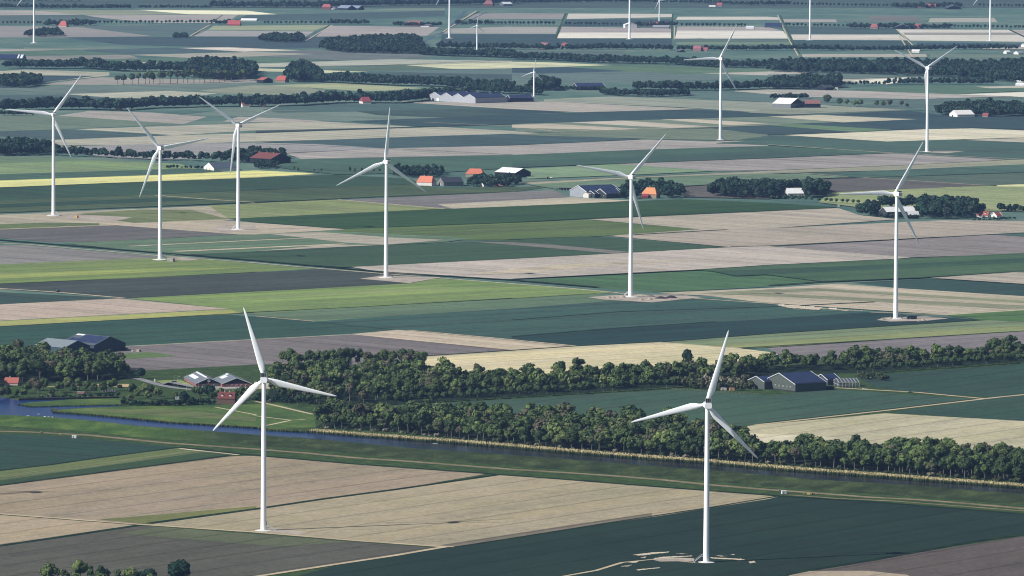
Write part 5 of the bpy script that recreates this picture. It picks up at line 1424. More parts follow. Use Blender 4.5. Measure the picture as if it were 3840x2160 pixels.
BD('farmhouse', 1, 0, 190, 292, 330, 830, 808, 764, -25, 'a88a78', 'cc513c', 'bright red hipped farmhouse, right of the black barn at the tree row', 'house', hip=.2, chim=1)
BD('farmhouse', 1, 0, 1030, 1074, 1160, 1046, 1022, 976, 16, 'ded6ca', 'a83c46', 'crimson roofed farmhouse in front of the long belt, left of the four gabled hall', 'house', hip=.12)
BD('red_house', 1, 0, 42, 76, 96, 1076, 1060, 1040, -25, 'd4ccc0', 'b84a48', 'tiny red roofed house under the long belt by the Y bladed turbine', 'house')
BD('farmhouse', 0, 0, 2395, 2440, 2514, 1079, 1053, 1013, 16, 'e4dccf', 'b04048', 'red roofed farmhouse with cream gable under the long left belt', 'house', chim=1)
BD('brown_house', 0, 0, 1160, 1192, 1232, 1113, 1086, 1052, 30, 'cbaea0', '6c4c4a', 'small pinkish brown house in the long left belt', 'house')
BD('farmhouse', 0, 0, 584, 668, 690, 273, 257, 209, -18, 'cdb9a6', 'd45a4a', 'salmon red pyramid roofed farmhouse at the far left', 'house', hip=.5)
BD('red_barn', 0, 0, 2288, 2414, 2425, 259, 246, 205, -8, 'a84848', 'cc444a', 'bright red long roof between far avenue rows')
BD('greenhouse_hall', 0, 0, 2422, 2580, 2592, 213, 204, 187, -6, 'ecebe6', 'f2f0ea', 'long low white roof right of the far bright red barn')
BD('farmhouse', 1, 0, 660, 750, 766, 98, 71, 42, -15, '8a5a58', 'c65250', 'red pyramid roof at the top wood beside grey barns', 'house', hip=.3)
BD('grey_barn', 1, 0, 815, 922, 1000, 101, 82, 55, -45, '2c3542', '8c9ab2', 'blue grey roofed far barn, left of two beside the round tank', trim='aab4c4')
BD('grey_barn', 1, 0, 940, 1030, 1088, 100, 82, 58, -45, '2c3542', '8c9ab2', 'blue grey roofed far barn, right of two beside the red pyramid roof', trim='aab4c4')
BD('farmhouse', 1, 0, 1505, 1652, 1672, 263, 244, 210, -12, '7a5650', 'a4625c', 'brown red broad roof in far trees left of the channel', 'house', hip=.15)
BD('farm_shed', 1, 0, 1656, 1740, 1790, 271, 262, 250, -30, 'd6d4cc', '6a6a70', 'small white shed beside the channel crossing', 'shed')
BD('farmhouse', 1, 0, 2286, 2384, 2402, 63, 40, 4, -15, '7a5452', 'a05e5c', 'dull red pyramid roof at the top edge right of the channel', 'house', hip=.5)
BD('grey_barn', 1, 0, 2450, 2490, 2580, 57, 41, 20, 25, '6a7078', 'd2d6da', 'pale roofed barn at the top edge right of the dull red roof')
BD('white_barn', 2, 0, 1128, 1138, 1258, 282, 250, 230, -78, 'dcdcd8', 'f2f2f0', 'white barn with broad low gable beside the far central turbine', trim='f4f4f2')
BD('farmhouse', 2, 0, 1366, 1484, 1496, 263, 250, 224, -10, '9c4c54', 'd44a58', 'bright crimson roof in far trees right of the white gabled barn', 'house', hip=.1)
BD('grey_barn', 2, 0, 1415, 1580, 1594, 288, 272, 258, -8, '8a8f92', 'a2a8ac', 'long grey shed in front of the bright crimson roof')
BD('black_barn', 2, 0, 1980, 2048, 2060, 69, 48, 24, -15, 'ece8e0', '2c303a', 'dark roofed shed with white front at the top edge')
BD('red_barn', 2, 0, 2060, 2112, 2124, 67, 52, 27, -10, 'a8a09a', 'c2525a', 'red roof joined to the white fronted shed at the top edge')
BD('farmhouse', 2, 0, 1820, 1900, 1912, 516, 488, 460, -15, 'b07a78', 'ba626c', 'pink red roofed farmhouse on the upper far road', 'house', hip=.1)
BD('red_barn', 2, 0, 1908, 1966, 1978, 516, 498, 478, -12, 'b88a84', 'b6606a', 'lower pink red wing right of the far road farmhouse')
BD('black_barn', 2, 0, 1674, 1682, 1746, 526, 512, 497, -75, '2e3a44', '59626c', 'small dark barn with white edged gable on the upper far road', trim='e8eaec')
BD('red_barn', 2, 0, 258, 330, 406, 496, 470, 431, -52, '675860', 'aa626a', 'wide dull red roof sloping both ways behind the small turbine belt')
BD('farmhouse', 2, 0, 497, 552, 570, 493, 460, 430, -25, 'e8e4dc', 'a84a50', 'white farmhouse with red roof and white chimneys on the far road', 'house', chim=2)
BD('solar_barn', 2, 0, 600, 652, 936, 908, 870, 837, 15, '3a3f48', '343c58', 'long barn with dark solar roof behind the small turbine', trim='d8dade', solar=[(.04, .6, .1, .9), (.65, .97, .1, .9)])
BD('red_house', 2, 0, 132, 152, 176, 916, 893, 862, 30, 'e8e0d8', 'c06058', 'small red roofed white house left of the small turbine', 'house')
BD('solar_barn', 3, 0, -36, 134, 142, 279, 264, 230, -8, '5a6470', '44597c', 'far barn with blue solar roof beside the right hand field ditch', solar=[(.03, .97, .06, .94)])
BD('white_shed', 2, 0, 2352, 2432, 2442, 294, 279, 262, -10, 'dadad8', 'ccd0d4', 'white block shed left of the blue solar roof', 'shed')
BD('farmhouse', 3, 0, 1027, 1104, 1120, 293, 270, 238, -18, 'a08078', 'b45c5a', 'dull red hipped roof in far trees left of the dark gabled barn', 'house', hip=.4)
BD('black_barn', 3, 0, 1272, 1282, 1426, 293, 270, 241, -78, '39404a', '6a727c', 'dark barn with white edged broad gable facing the far track', trim='f0f2f2')
BD('red_barn', 3, 0, 1430, 1554, 1566, 291, 276, 241, -8, '9a6a68', 'c2525c', 'crimson roof right of the dark gabled far barn')
BD('red_barn', 3, 0, 1478, 1536, 1544, 80, 62, 43, -10, 'a87a78', 'c8525a', 'small crimson roof at the top right, left of the longer one')
BD('red_barn', 3, 0, 1574, 1686, 1696, 84, 64, 38, -10, '8a6260', 'b45a58', 'longer dull red roof at the top right')
BD('black_barn', 3, 0, 1792, 1806, 1952, 94, 76, 54, -74, '2e343c', '4a525a', 'dark barn with white edged gable at the top right', trim='e8eaea')
BD('white_house', 3, 0, 1446, 1522, 1534, 530, 515, 499, -20, 'eceae4', 'd8d4ce', 'white house among trees left of the Y bladed right turbine', 'house')
BD('white_barn', 3, 0, 2372, 2400, 2442, 541, 524, 507, 30, 'eeece6', 'e4e4e0', 'small white gabled barn at the right edge by the far road')
BD('white_barn', 3, 0, 2476, 2520, 2576, 548, 532, 513, 30, 'e6e4de', '9aa0a8', 'white barn with grey roof cut by the right edge, by the far road')
BD('greenhouse_hall', 3, 0, 2478, 2570, 2600, 830, 815, 796, -20, 'e8e8e4', 'f0f0ec', 'white plastic roofed hall at the right edge below the thick wood, upper one')
BD('greenhouse_hall', 3, 0, 2490, 2574, 2600, 868, 852, 836, -15, 'e6e6e2', 'eeeeea', 'white plastic roofed hall at the right edge below the thick wood, lower one')
BD('solar_barn', 0, 0, -70, 228, 244, 606, 590, 550, -8, '3a4050', '3a4468', 'far barn with white striped solar roof at the left edge', solar=[(.02, .78, .06, .94)], sky=[(.8, .85, .04, .96), (.9, .98, .04, .96)])
BD('red_house', 3, 3, 1500, 1654, 1668, 236, 184, 150, -15, '7a4440', 'a02a34', 'dark red roof half buried in the canal wood at the right', 'house', hip=.1)
BD('red_house', 1, 0, 268, 304, 314, 426, 404, 371, -25, 'b88880', 'c05a52', 'red roof peeping out of the round far grove', 'house')
BD('red_house', 3, 0, 2158, 2212, 2226, 1182, 1162, 1138, -20, 'b8908a', 'a44c52', 'red roofed house hidden in dark trees behind the white open shed', 'house')
BD('white_barn', 3, 0, 2548, 2575, 2600, 472, 458, 440, 25, 'f0eee8', 'e8e8e4', 'white barn at the right edge just under the far turbine row')
# ------------------------------------------------------------------ greenhouse, cabins, vehicles, small things
def greenhouse():
    p = T(3, 2, 715, 1006); s = ppm(724.5 + 250) * 4; a = R(10)
    t = empty('greenhouse', p, a); tag(t, 'glass and steel greenhouse with six pointed bays beside the large farm hall', 'greenhouse')
    f = MB(); L = 205 / s / .98; n = 6; W = 22.0
    for k in range(n + 1):
        x = L * k / n
        for y in (0, W): f.bar((x, y, 0), (x, y, 4.6), .28)
        f.bar((x, 0, 4.6), (x, W / 2, 7.2), .28); f.bar((x, W, 4.6), (x, W / 2, 7.2), .28)
    for y, z in ((0, 4.6), (W / 2, 7.2), (W, 4.6), (0, 2.3), (0, .2)): f.bar((0, y, z), (L, y, z), .24)
    for y in (W * .25, W * .75): f.bar((0, y, 0), (0, y, 5.9), .22)
    f.bar((0, 0, 2.6), (0, W, 2.6), .2); f.bar((0, 0, .2), (0, W, .2), .2)
    f.build('frame', P('c4c8cc', .5), t)
    m, nt, out = new_mat('greenhouse_glass')
    b1 = N(nt, 'BsdfTransparent'); b2 = N(nt, 'BsdfGlossy'); b2.inputs['Roughness'].default_value = .1; b2.inputs[0].default_value = (.5, .55, .6, 1)
    b3 = N(nt, 'BsdfDiffuse'); b3.inputs[0].default_value = (.10, .11, .13, 1)
    m1 = N(nt, 'MixShader'); m1.inputs[0].default_value = .25; nt.links.new(b3.outputs[0], m1.inputs[1]); nt.links.new(b2.outputs[0], m1.inputs[2])
    m2 = N(nt, 'MixShader'); m2.inputs[0].default_value = .6; nt.links.new(b1.outputs[0], m2.inputs[1]); nt.links.new(m1.outputs[0], m2.inputs[2])
    nt.links.new(m2.outputs[0], out.inputs[0])
    g_ = MB()
    for k in range(n):
        x0 = L * k / n + .2; x1 = L * (k + 1) / n - .2
        if k % 3 != 1: g_.add([(x0, .05, .3), (x1, .05, .3), (x1, .05, 4.4), (x0, .05, 4.4)], [(0, 1, 2, 3)])
        g_.add([(x0, .1, 4.75), (x1, .1, 4.75), (x1, W / 2, 7.3), (x0, W / 2, 7.3)], [(0, 1, 2, 3)])
        g_.add([(x0, W, 4.75), (x1, W, 4.75), (x1, W / 2, 7.3), (x0, W / 2, 7.3)], [(3, 2, 1, 0)])
    g_.add([(.05, .2, .3), (.05, W - .2, .3), (.05, W - .2, 4.5), (.05, W / 2, 7.0), (.05, .2, 4.5)], [(4, 3, 2, 1, 0)])
    g_.build('glass', m, t)
greenhouse()

def cabin(c, r, x, y, w, d, h, az, col, label, cat='container', name='site_cabin', roofc=None, doorc='8a8f96'):
    t = empty(name, T(c, r, x, y), R(az)); tag(t, label, cat)
    b = MB(); b.box(-w / 2, w / 2, -d / 2, d / 2, .15, h)
    k = max(4, int(w / .6))
    for i in range(k):
        xx = -w / 2 + w * (i + .5) / k; b.box(xx - .08, xx + .08, -d / 2 - .06, -d / 2, .3, h - .25)
    b.build('body', P(col, .6), t)
    MB().box(-w / 2 - .12, w / 2 + .12, -d / 2 - .12, d / 2 + .12, h, h + .14).build('roof', P(roofc or col, .6), t)
    MB().box(-w * .3, -w * .3 + .9, -d / 2 - .12, -d / 2 - .06, .2, min(h - .3, 2.2)).build('door', P(doorc, .5), t)
    s = MB()
    for q in (-.4, .4): s.box(q * w - .15, q * w + .15, -d / 2, d / 2, 0, .15)
    s.build('skid', P('4a4c50'), t)
cabin(0, 1, 768, 745, 4.0, 4.0, 2.9, -25, 'e8a83a', 'orange site cabin standing right of the leftmost mid turbine')
cabin(0, 1, 1722, 1184, 7.0, 4.0, 3.6, -30, 'b0ada0', 'grey beige transformer cabin beside a turbine foot in the olive field', 'cabin', 'transformer_cabin', 'c4c0b2')
cabin(3, 2, 1446, 318, 9.0, 4.0, 4.0, 12, '2c4248', 'dark green container on the gravel pad of the right hand turbine', 'container', 'container', '5c7278')
cabin(3, 3, 160, 632, 3.4, 2.6, 2.8, 8, 'eceef0', 'white site cabin beside yellow cable reels on the dike track')
cabin(0, 3, 748, 69, 3.4, 2.6, 2.6, -5, 'eceef0', 'white site cabin alone on the dike track at the left')
cabin(0, 2, 815, 1073, 6.2, 3.0, 2.2, -5, 'c47a80', 'pink red shed on the quay among the bushes', 'shed', 'garden_shed', 'd8b4b0')
cabin(2, 0, 500, 487, 4, 4, 4, 0, 'e8e4dc', 'small white shed beside the white chimneyed far farmhouse', 'shed', 'garden_shed')
cabin(3, 0, 690, 908, 5, 5, 5, 0, 'e4ddd4', 'small white store right of the black barn at the right wood', 'shed', 'garden_shed')

cabin(2, 2, 2212, 1038, 4.4, 3.0, 2.6, 5, 'e0a458', 'orange shed among the thin scrub left of the solar roofed farm hall', 'shed', 'garden_shed')
cabin(2, 2, 2130, 1036, 4.6, 3.0, 3.0, 5, 'dcd8cc', 'small white hut among the thin scrub left of the orange shed', 'shed', 'garden_shed')
def reel(c, r, x, y, rad, az, col, label, grp=None):
    t = empty('cable_reel', T(c, r, x, y), R(az)); tag(t, label, 'cable reel', grp)
    for s in (-1, 1):
        MB().tube([(0, s * .55 - .06, rad), (0, s * .55 + .06, rad)], [rad, rad], 20, False).build('flange', P(col, .6), t)
    MB().tube([(0, -.48, rad), (0, .48, rad)], [rad * .62, rad * .62], 16, True).build('drum', P('3a3a3c', .6), t)
for x, y, rd, az, lb in ((372, 634, .9, 20, 'smallest yellow cable reel, left end of the reel group on the dike track'), (406, 638, 1.1, 5, 'big pale yellow cable reel facing the camera in the reel group'),
                         (436, 640, 1.15, 70, 'yellow cable reel seen edge on in the reel group'), (456, 638, 1.0, 60, 'darker yellow cable reel leaning near the right of the group'), (472, 634, 1.0, 10, 'cream cable reel at the right end of the reel group')):
    reel(3, 3, x, y, rd, az, 'e2c766', lb)
reel(0, 3, 604, 34, 1.0, 10, 'd9bf5c', 'yellow cable reel alone on the left dike track')
reel(0, 3, 418, 22, 1.1, 40, 'e0d0a0', 'cream cable reel at the far left of the dike track')

def heap(c, r, x, y, rx, ry, h, col, label, seed, grp=None):
    rg = random.Random(seed); b = MB(); n = 18; rings = []
    prof = ((1.0, -.05), (.85, .16), (.62, .48), (.36, .8), (.14, .97))
    vs = []
    for q, z in prof:
        for k in range(n):
            a = 2 * math.pi * k / n; j = 1 + rg.uniform(-.12, .12)
            vs.append((rx * q * j * math.cos(a), ry * q * j * math.sin(a), h * z * (1 + rg.uniform(-.06, .06))))
    vs.append((0, 0, h))
    fs = [(i * n + k, i * n + (k + 1) % n, (i + 1) * n + (k + 1) % n, (i + 1) * n + k) for i in range(len(prof) - 1) for k in range(n)]
    fs += [((len(prof) - 1) * n + k, (len(prof) - 1) * n + (k + 1) % n, len(vs) - 1) for k in range(n)]
    b.add(vs, fs, True); o = b.build('spoil_heap', P(col, .95, .05, .25, .8)); o.location = T(c, r, x, y); tag(o, label, 'heap', grp)
for i, a in enumerate(((2, 2, 975, 108, 3.6, 3, 2.8, 'b5a58e', 'pale sand heap furthest left on the turbine pad'), (2, 2, 1022, 106, 2.6, 2.4, 2.4, 'b5a58e', 'small pointed sand heap, second from the left on the turbine pad'),
                       (2, 2, 1112, 100, 4, 3, 3, 'bfae96', 'sand heap close to the left side of the turbine foot'), (2, 2, 1300, 128, 3.4, 3, 2.4, 'b8a890', 'low sand heap right in front of the turbine foot'),
                       (2, 2, 1388, 122, 3.8, 3, 2.6, 'b8a890', 'sand heap beside the dark spoil on the turbine pad'), (2, 2, 1390, 92, 6.5, 5, 2.4, '8a8078', 'flat grey heap behind the sand heaps'),
                       (2, 2, 1500, 110, 9, 6, 2.6, '4c4248', 'long dark brown spoil heap, left half of the dark bank'), (2, 2, 1600, 105, 7.5, 5, 3.2, '4a4046', 'dark brown spoil heap at the right end of the pad'),
                       (3, 2, 1155, 322, 3.6, 3, 2.2, 'a59884', 'grey sand heap left of the right hand turbine foot'), (3, 2, 1232, 316, 3, 2.6, 2.4, 'b5a58e', 'sand heap touching the right hand turbine foot'),
                       (3, 2, 1520, 338, 2.6, 2.2, 1.6, 'b0a18c', 'small low sand heap under the green container'), (3, 2, 1566, 334, 3, 2.6, 2.2, 'b0a18c', 'sand heap right of the green container'))):
    heap(*a[:8], a[8], i)

def car(c, r, x, y, az, col, label):
    t = empty('parked_car', T(c, r, x, y), R(az)); tag(t, label, 'car')
    pr = [(-2.2, .35), (2.2, .35), (2.25, .75), (2.1, .95), (1.1, 1.05), (.45, 1.5), (-1.2, 1.5), (-1.95, 1.05), (-2.25, .95)]
    b = MB(); n = len(pr)
    b.add([(x_, -.85, z) for x_, z in pr] + [(x_, .85, z) for x_, z in pr], [tuple(range(n)), tuple(range(2 * n - 1, n - 1, -1))] + [(k, n + k, n + (k + 1) % n, (k + 1) % n) for k in range(n)])
    b.build('body', P(col, .3, .5, .05), t)
    w = MB(); w.box(-1.5, .55, -.87, -.855, 1.08, 1.4); w.box(-1.5, .55, .855, .87, 1.08, 1.4); w.build('window', GLASS, t)
    for sx in (-1.35, 1.35):
        for sy in (-.8, .8): MB().tube([(sx, sy - .1, .33), (sx, sy + .1, .33)], [.33, .33], 12).build('wheel', P('17181a'), t)
car(3, 2, 1435, 1060, -10, '15181d', 'black car parked on the pale farm driveway')
car(0, 2, 2385, 1014, -5, 'dfe2e6', 'white car parked in front of the right brick barn')
car(3, 2, 975, 1026, 5, 'e4e4e2', 'white car on the yard right of the greenhouse')

def tractor():
    t = empty('tractor', T(2, 1, 365, 354), R(-8)); tag(t, 'dark blue tractor with a spray tank behind it on the field edge', 'tractor')
    b = MB(); b.box(-1.2, 2.2, -.6, .6, .9, 1.8); b.box(1.9, 2.4, -.5, .5, .8, 1.6); b.build('body', P('22304c', .5), t)
    b = MB(); b.box(-1.4, .3, -.8, .8, 1.8, 3.2); b.box(-1.5, .4, -.9, .9, 3.2, 3.35); b.build('cab', P('39424e', .3), t)
    for x, rd in ((-.9, 1.0), (1.6, .65)):
        for y in (-1, 1): MB().tube([(x, y - .25, rd), (x, y + .25, rd)], [rd, rd], 14).build('wheel', P('17181a'), t)
    s = empty('field_sprayer', T(2, 1, 400, 352), R(-8)); tag(s, 'pale spray trailer coupled behind the dark blue tractor', 'trailer')
    MB().tube([(-1.8, 0, 1.7), (-1.6, 0, 1.7), (1.6, 0, 1.7), (1.8, 0, 1.7)], [.5, .9, .9, .5], 14).build('tank', P('c8ccd0', .4), s)
    MB().box(-2, 2.6, -.7, .7, .75, .95).build('chassis', P('3a4048'), s)
    for y in (-.9, .9): MB().tube([(0, y - .2, .75), (0, y + .2, .75)], [.75, .75], 14).build('wheel', P('17181a'), s)
    f = MB()
    for y in (-1.4, 1.4): f.bar((2.3, y, 1), (2.3, y, 3.0), .15)
    f.bar((2.3, -1.4, 1.2), (2.3, 1.4, 1.2), .15); f.bar((2.3, -1.4, 2.6), (2.3, 1.4, 2.6), .15); f.build('boom', P('8a9098'), s)
tractor()
def farm_machine():
    t = empty('field_sprayer', T(0, 2, 583, 44), R(20)); tag(t, 'grey blue field sprayer with folded booms on the pale track at the left', 'trailer')
    MB().tube([(-1.8, 0, 1.9), (-1.5, 0, 1.9), (1.5, 0, 1.9), (1.8, 0, 1.9)], [.5, 1, 1, .5], 14).build('tank', P('5c6672', .4), t)
    MB().box(-2.2, 2.8, -.7, .7, .8, 1.0).build('chassis', P('3a4048'), t)
    for y in (-1, 1): MB().tube([(0, y - .2, .8), (0, y + .2, .8)], [.8, .8], 14).build('wheel', P('17181a'), t)
    f = MB()
    for y in (-1.2, 1.2): f.bar((-2.6, y, 2.8), (4.0, y, 2.4), .22); f.bar((-2.2, y, 1.0), (-2.2, y, 2.8), .18)
    f.build('boom', P('6a7480'), t)
farm_machine()

# sheep on the mown dike
def sheep_mesh():
    b = MB(); b.ball((0, 0, .72), .62, .34, .36, 10, 7); b.ball((.72, 0, .86), .2, .13, .15, 8, 5)
    b.tube([(.45, 0, .85), (.72, 0, .9)], [.2, .12], 6)
    for x in (-.38, .38):
        for y in (-.17, .17): b.tube([(x, y, .55), (x + .03, y, .28), (x, y, 0)], [.09, .06, .05], 5)
    for y in (-.14, .14): b.bar((.64, y, .95), (.6, y * 1.6, .98), .07, .04)
    b.tube([(-.6, 0, .8), (-.72, 0, .6)], [.08, .04], 5)
    return b.mesh('sheep', P('e4ded0', .95, .05, .1, 4))
SM = sheep_mesh()
CRESTZ = 3.4
for x, y in ((268, 1303), (284, 1300), (298, 1305), (314, 1307), (424, 1312), (434, 1322), (446, 1308), (440, 1328), (458, 1310), (478, 1320), (492, 1311), (500, 1324), (514, 1318), (530, 1312), (522, 1326), (628, 1332), (658, 1332)):
    fy = (y - 1278) / 152.0
    o = bpy.data.objects.new('sheep', SM); link(o); z = max(.6, 3.4 * (1 - fy * 1.15)); o.location = T(0, 2, x, y, z)
    o.rotation_euler.z = random.choice((0, math.pi)) + random.uniform(-.6, .6); o.scale = (1.25,) * 3
    tag(o, 'white sheep grazing on the mown dike beside the blue water', 'sheep', 'sheep on the dike')

def boat():
    t = empty('rowing_boat', T(1, 3, 1803, 128), R(-35)); t.location.z = .25; tag(t, 'pale flat rowing boat moored at the reeds', 'boat')
    sec = [(-2.6, .75), (-1.5, .95), (0, 1.0), (1.4, .8), (2.8, .1)]; vs = []; n = len(sec)
    for x, w in sec: vs += [(x, -w, .55), (x, -w * .7, 0), (x, w * .7, 0), (x, w, .55)]
    fs = [(i * 4 + j, i * 4 + j + 1, (i + 1) * 4 + j + 1, (i + 1) * 4 + j) for i in range(n - 1) for j in range(3)] + [(0, 1, 2, 3)]
    MB().add(vs, [f[::-1] for f in fs]).build('hull', P('d6d6ca', .6), t)
    s = MB()
    for x in (-1.4, .4): s.box(x - .2, x + .2, -.8, .8, .35, .42)
    s.build('seat', P('a49878'), t)
boat()

# quay wall, posts, huts, sign, masts
def quay():
    a, b = T(0, 2, 190, 1140), T(0, 2, 1200, 1118); d = b - a; t = empty('quay_wall', a, math.atan2(d.y, d.x)); tag(t, 'long dark timber quay wall along the side basin of the canal', 'wall')
    m = MB(); L = d.length; m.box(0, L, 0, 1.2, 0, 2.2)
    m.build('wall', P('3d3434', .9, .1, .3), t)
    m = MB(); m.box(-.2, L, -.15, 1.35, 2.2, 2.4); m.build('coping', P('6a6258'), t)
    k = 0
    while k < L: MB().tube([(k, -.3, -.3), (k, -.3, 2.9)], [.16, .14], 6).build('pile', P('50463e'), t); k += 7
quay()
t = empty('channel_marker', T(0, 2, 389, 1287)); tag(t, 'group of three pale mooring posts in the blue canal', 'posts')
for x in (-.7, 0, .7): MB().tube([(x, 0, -.3), (x, 0, 2.3)], [.14, .12], 8).build('post', P('b8b4aa'), t)
MB().bar((-.9, -.12, 1.8), (.9, -.12, 1.8), .14, .2).build('crossbar', P('b8b4aa'), t)
for i, x in enumerate((1042, 1068, 1092, 1112, 1134, 1158)):
    w = 1.35; o = MB().add([(-w, -w, 0), (w, -w, 0), (w, w, 0), (-w, w, 0), (-w * .12, -w * .12, 2.7), (w * .12, -w * .12, 2.7), (w * .12, w * .12, 2.7), (-w * .12, w * .12, 2.7)], [(0, 1, 5, 4), (1, 2, 6, 5), (2, 3, 7, 6), (3, 0, 4, 7), (4, 5, 6, 7)]).build('pyramid_hut', P('4b5058', .7))
    o.location = T(0, 2, x, 1051); o.rotation_euler.z = .6 + i * .1; tag(o, 'dark grey pyramid shaped hut in the short row behind the quay', 'hut', 'pyramid huts')
o = MB().add([(-1.35, -1.35, 0), (1.35, -1.35, 0), (1.35, 1.35, 0), (-1.35, 1.35, 0), (0, 0, 2.9)], [(0, 1, 4), (1, 2, 4), (2, 3, 4), (3, 0, 4)]).build('pyramid_hut', P('5b6068', .7)); o.location = T(0, 2, 952, 1052); tag(o, 'single grey pyramid hut standing apart left of the hut row', 'hut')
def board(c, r, x, y, w, h, z0, col, label, name='sign_board'):
    t = empty(name, T(c, r, x, y), .05); tag(t, label, 'sign')
    MB().box(-w / 2, w / 2, -.08, .08, z0, z0 + h).build('panel', P(col, .5), t)
    for q in (-.4, .4): MB().tube([(q * w, .14, 0), (q * w, .14, z0 + h * .8)], [.08, .08], 6).build('post', P('8a8e92'), t)
    return t
s1 = board(0, 2, 1780, 1152, 3.0, 4.2, .6, 'ccd0d2', 'large pale grey upright sign board with dark marks beside the canal road')
mk = MB()
for k, (x0, x1, z) in enumerate(((-1.1, .9, 4.0), (-1.1, .3, 3.4), (-.6, 1.1, 2.7), (-1.0, .6, 2.0))): mk.box(x0, x1, -.12, -.085, z, z + .28)
mk.build('dark_marks', P('4a5058'), s1)
board(0, 2, 1752, 1003, 4.2, 1.0, 4.6, '27405e', 'blue road sign on posts at the junction by the brick barns')
board(0, 2, 1556, 952, 1.1, 3.0, .2, 'f0f0ee', 'narrow white upright sign at the road junction')
def lamp(c, r, x, y, h, label, name='street_lamp', arm=True):
    t = empty(name, T(c, r, x, y)); tag(t, label, 'street lamp', 'street lamps at the junction' if arm else None)
    MB().tube([(0, 0, 0), (0, 0, h)], [.14, .08], 8).build('pole', P('c2c6c8', .4), t)
    if arm:
        MB().tube([(0, 0, h), (.5, -.5, h + .25), (1.1, -1.1, h + .3)], [.07, .06, .05], 6).build('arm', P('c2c6c8', .4), t)
        MB().box(.9, 1.6, -1.5, -1.0, h + .2, h + .36).build('lamp_head', P('dfe2e4', .4), t)
for x, y, h in ((1790, 1000, 9), (1895, 1003, 8), (2095, 1012, 8.5), (1878, 1040, 8)): lamp(0, 2, x, y, h, 'slender grey street lamp at the road junction by the brick barns')
lamp(0, 2, 1752, 1000, 10, 'bare grey flag pole beside the blue road sign', 'flag_pole', False)
for x, q in ((1968, 'left'), (2000, 'right')): lamp(0, 2, x, 1015, 8, 'white flag pole in front of the emblem barn, %s of two' % q, 'flag_pole', False)
# fence round the farm yard
def fence():
    pts = [T(2, 2, x, y) for x, y in ((1622, 1028), (1800, 1036), (2100, 1060), (2480, 1078))]
    t = empty('post_fence', pts[0]); tag(t, 'long fence of pale posts between the field and the solar roofed farm', 'fence')
    pm = MB().tube([(0, 0, -.2), (0, 0, 1.9)], [.15, .13], 6).mesh('post', P('8f9290')); rails = MB(); o0 = pts[0]
    for a, b in zip(pts, pts[1:]):
        d = b - a; n = max(1, round(d.length / 3.4))
        for k in range(n):
            p = a + d * k / n - o0; q = bpy.data.objects.new('post', pm); link(q, t); q.location = p
        for z in (.7, 1.6): rails.bar(a - o0 + Vector((0, 0, z)), b - o0 + Vector((0, 0, z)), .06)
    rails.build('wire', P('8a8e90'), t)
fence()
# hollow open shed left of the grey hall
def open_shed():
    t = empty('open_shed', T(2, 1, 538, 464), R(-12)); tag(t, 'low open sided shelter on posts left of the pale grey hall', 'shed')
    MB().box(-9.5, 9.5, -3, 3, 2.9, 3.2).build('roof', P('6d747a', .6), t)
    for x in (-9, -5.4, -1.8, 1.8, 5.4, 9):
        for y in (-2.7, 2.7): MB().box(x - .15, x + .15, y - .15, y + .15, 0, 2.9).build('post', P('b4b8ba'), t)
    MB().box(-9.4, 9.4, 2.75, 2.9, 0, 2.8).build('back_wall', P('30353b'), t)
open_shed()
t = empty('storage_tank', T(1, 0, 785, 98)); tag(t, 'pale round tank with conical lid between the far red pyramid roof and grey barns', 'tank')
MB().tube([(0, 0, 0), (0, 0, 3.6)], [6.5, 6.5], 24).build('wall', P('9aa4ac'), t); MB().tube([(0, 0, 3.6), (0, 0, 5.2)], [6.7, .4], 24).build('lid', P('d2d6d8'), t)
# crates and machines beside the teal barn, blocks on the tracks
for i, (c, r, x, y, w, h, col, lb) in enumerate(((0, 2, 1388, 642, 2.6, 2.0, 'd8c4a8', 'pale wooden crate beside the teal barn, larger of the yard crates'), (0, 2, 1332, 642, 2.0, 1.5, 'e4d8c8', 'cream box crate nearest to the teal barn'), (0, 2, 1412, 640, 1.5, 1.6, '5c5248', 'dark narrow crate at the right end of the yard crates'), (0, 2, 1275, 618, 2.2, 2.2, '8a7a60', 'brown stacked crate at the rear corner of the teal barn'),
                                                (3, 2, 135, 180, 6, 1.6, 'e2ddd0', 'white slab stack furthest left on the sandy works site'), (3, 2, 418, 200, 10, 1.8, 'e6e0d2', 'longest white slab stack on the sandy works site'), (3, 2, 652, 216, 8, 1.6, 'e0dacd', 'white slab stack at the right of the sandy works site'),
                                                (3, 1, 710, 632, 2.6, 2.4, 'd8d4c8', 'small cream box at the roadside below the round trees'), (3, 3, 115, 605, 1.6, 2.0, '8a8c90', 'grey box crate behind the white site cabin'))):
    t = empty('crate', T(c, r, x, y), R(-12 + 9 * (i % 3))); tag(t, lb, 'crate')
    b = MB(); b.box(-w / 2, w / 2, -.9, .9, .12, h); b.build('body', P(col, .8), t)
    b = MB()
    for q in (-.42, 0, .42): b.box(q * w - .1, q * w + .1, -.95, .95, 0, .12); b.box(q * w - .08, q * w + .08, -.96, -.9, .2, h)
    b.build('batten', P('9a8a70', .9), t)
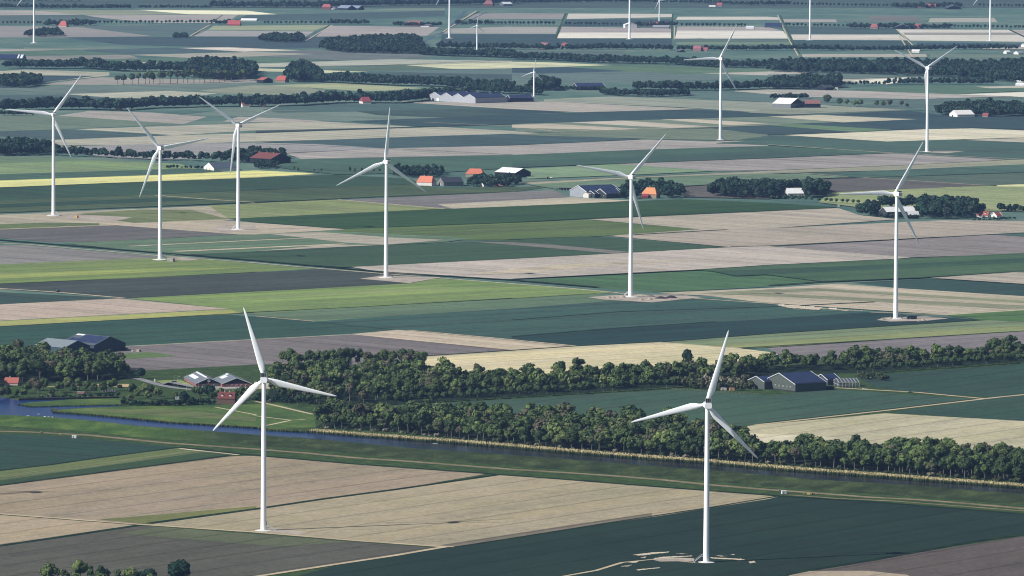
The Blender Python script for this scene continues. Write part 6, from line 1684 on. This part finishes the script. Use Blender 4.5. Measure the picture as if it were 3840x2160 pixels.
# ------------------------------------------------------------------ air, light, camera
m, nt, out = new_mat('haze_air')
pv = N(nt, 'VolumePrincipled'); pv.inputs['Color'].default_value = (.36, .55, 1.0, 1); pv.inputs['Density'].default_value = HAZE_D; pv.inputs['Anisotropy'].default_value = .2
nt.links.new(pv.outputs[0], out.inputs['Volume'])
hz = MB().box(-15500, 15500, -9500, 45500, -2, 520).build('haze', m); tag(hz, 'thin blue haze filling the air over the polder', 'haze', None, 'stuff')

W = bpy.data.worlds.new('World'); SC.world = W; W.use_nodes = True
wt = W.node_tree; bg = wt.nodes['Background']; sk = wt.nodes.new('ShaderNodeTexSky'); sk.sky_type = 'NISHITA'; sk.sun_disc = False
SUN_EL, SUN_AZ = R(36.4), R(203)             # from the cast tower shadows: sun at the left, slightly behind the camera
sk.sun_elevation = SUN_EL
sx, sy = math.cos(SUN_AZ), math.sin(SUN_AZ)
sk.sun_rotation = math.atan2(sx, sy) % (2 * math.pi)
wt.links.new(sk.outputs[0], bg.inputs[0]); bg.inputs[1].default_value = SKY_S
sl = bpy.data.lights.new('sun', 'SUN'); sl.energy = SUN_S; sl.angle = R(.5); sl.color = (1, .97, .93)
so = bpy.data.objects.new('sun', sl); link(so)
d = Vector((sx * math.cos(SUN_EL), sy * math.cos(SUN_EL), math.sin(SUN_EL)))
so.rotation_euler = d.to_track_quat('Z', 'Y').to_euler(); so.location = (-3000, -3000, 3000)

cd = bpy.data.cameras.new('camera'); co = bpy.data.objects.new('camera', cd); link(co)
cd.sensor_width = 36; cd.lens = FPX * 36 / 3840; cd.clip_start = 10; cd.clip_end = 120000
ct, st = math.cos(PITCH), math.sin(PITCH)
fw = Vector((0, ct, -st)); up = Vector((0, st, ct)); rt = Vector((1, 0, 0))
cr, sr = math.cos(ROLL), math.sin(ROLL)
r2 = rt * cr + up * sr; u2 = up * cr - rt * sr
co.matrix_world = Matrix(((r2.x, u2.x, -fw.x, 0), (r2.y, u2.y, -fw.y, Y0), (r2.z, u2.z, -fw.z, CAMH), (0, 0, 0, 1)))
SC.camera = co
vs = SC.view_settings; vs.view_transform = 'Standard'; vs.look = 'None'; vs.exposure = EXPO; vs.gamma = 1; vs.use_curve_mapping = False
SC.cycles.filter_width = 1.1
SC.cycles.volume_bounces = 1; SC.cycles.max_bounces = 6; SC.cycles.transparent_max_bounces = 8
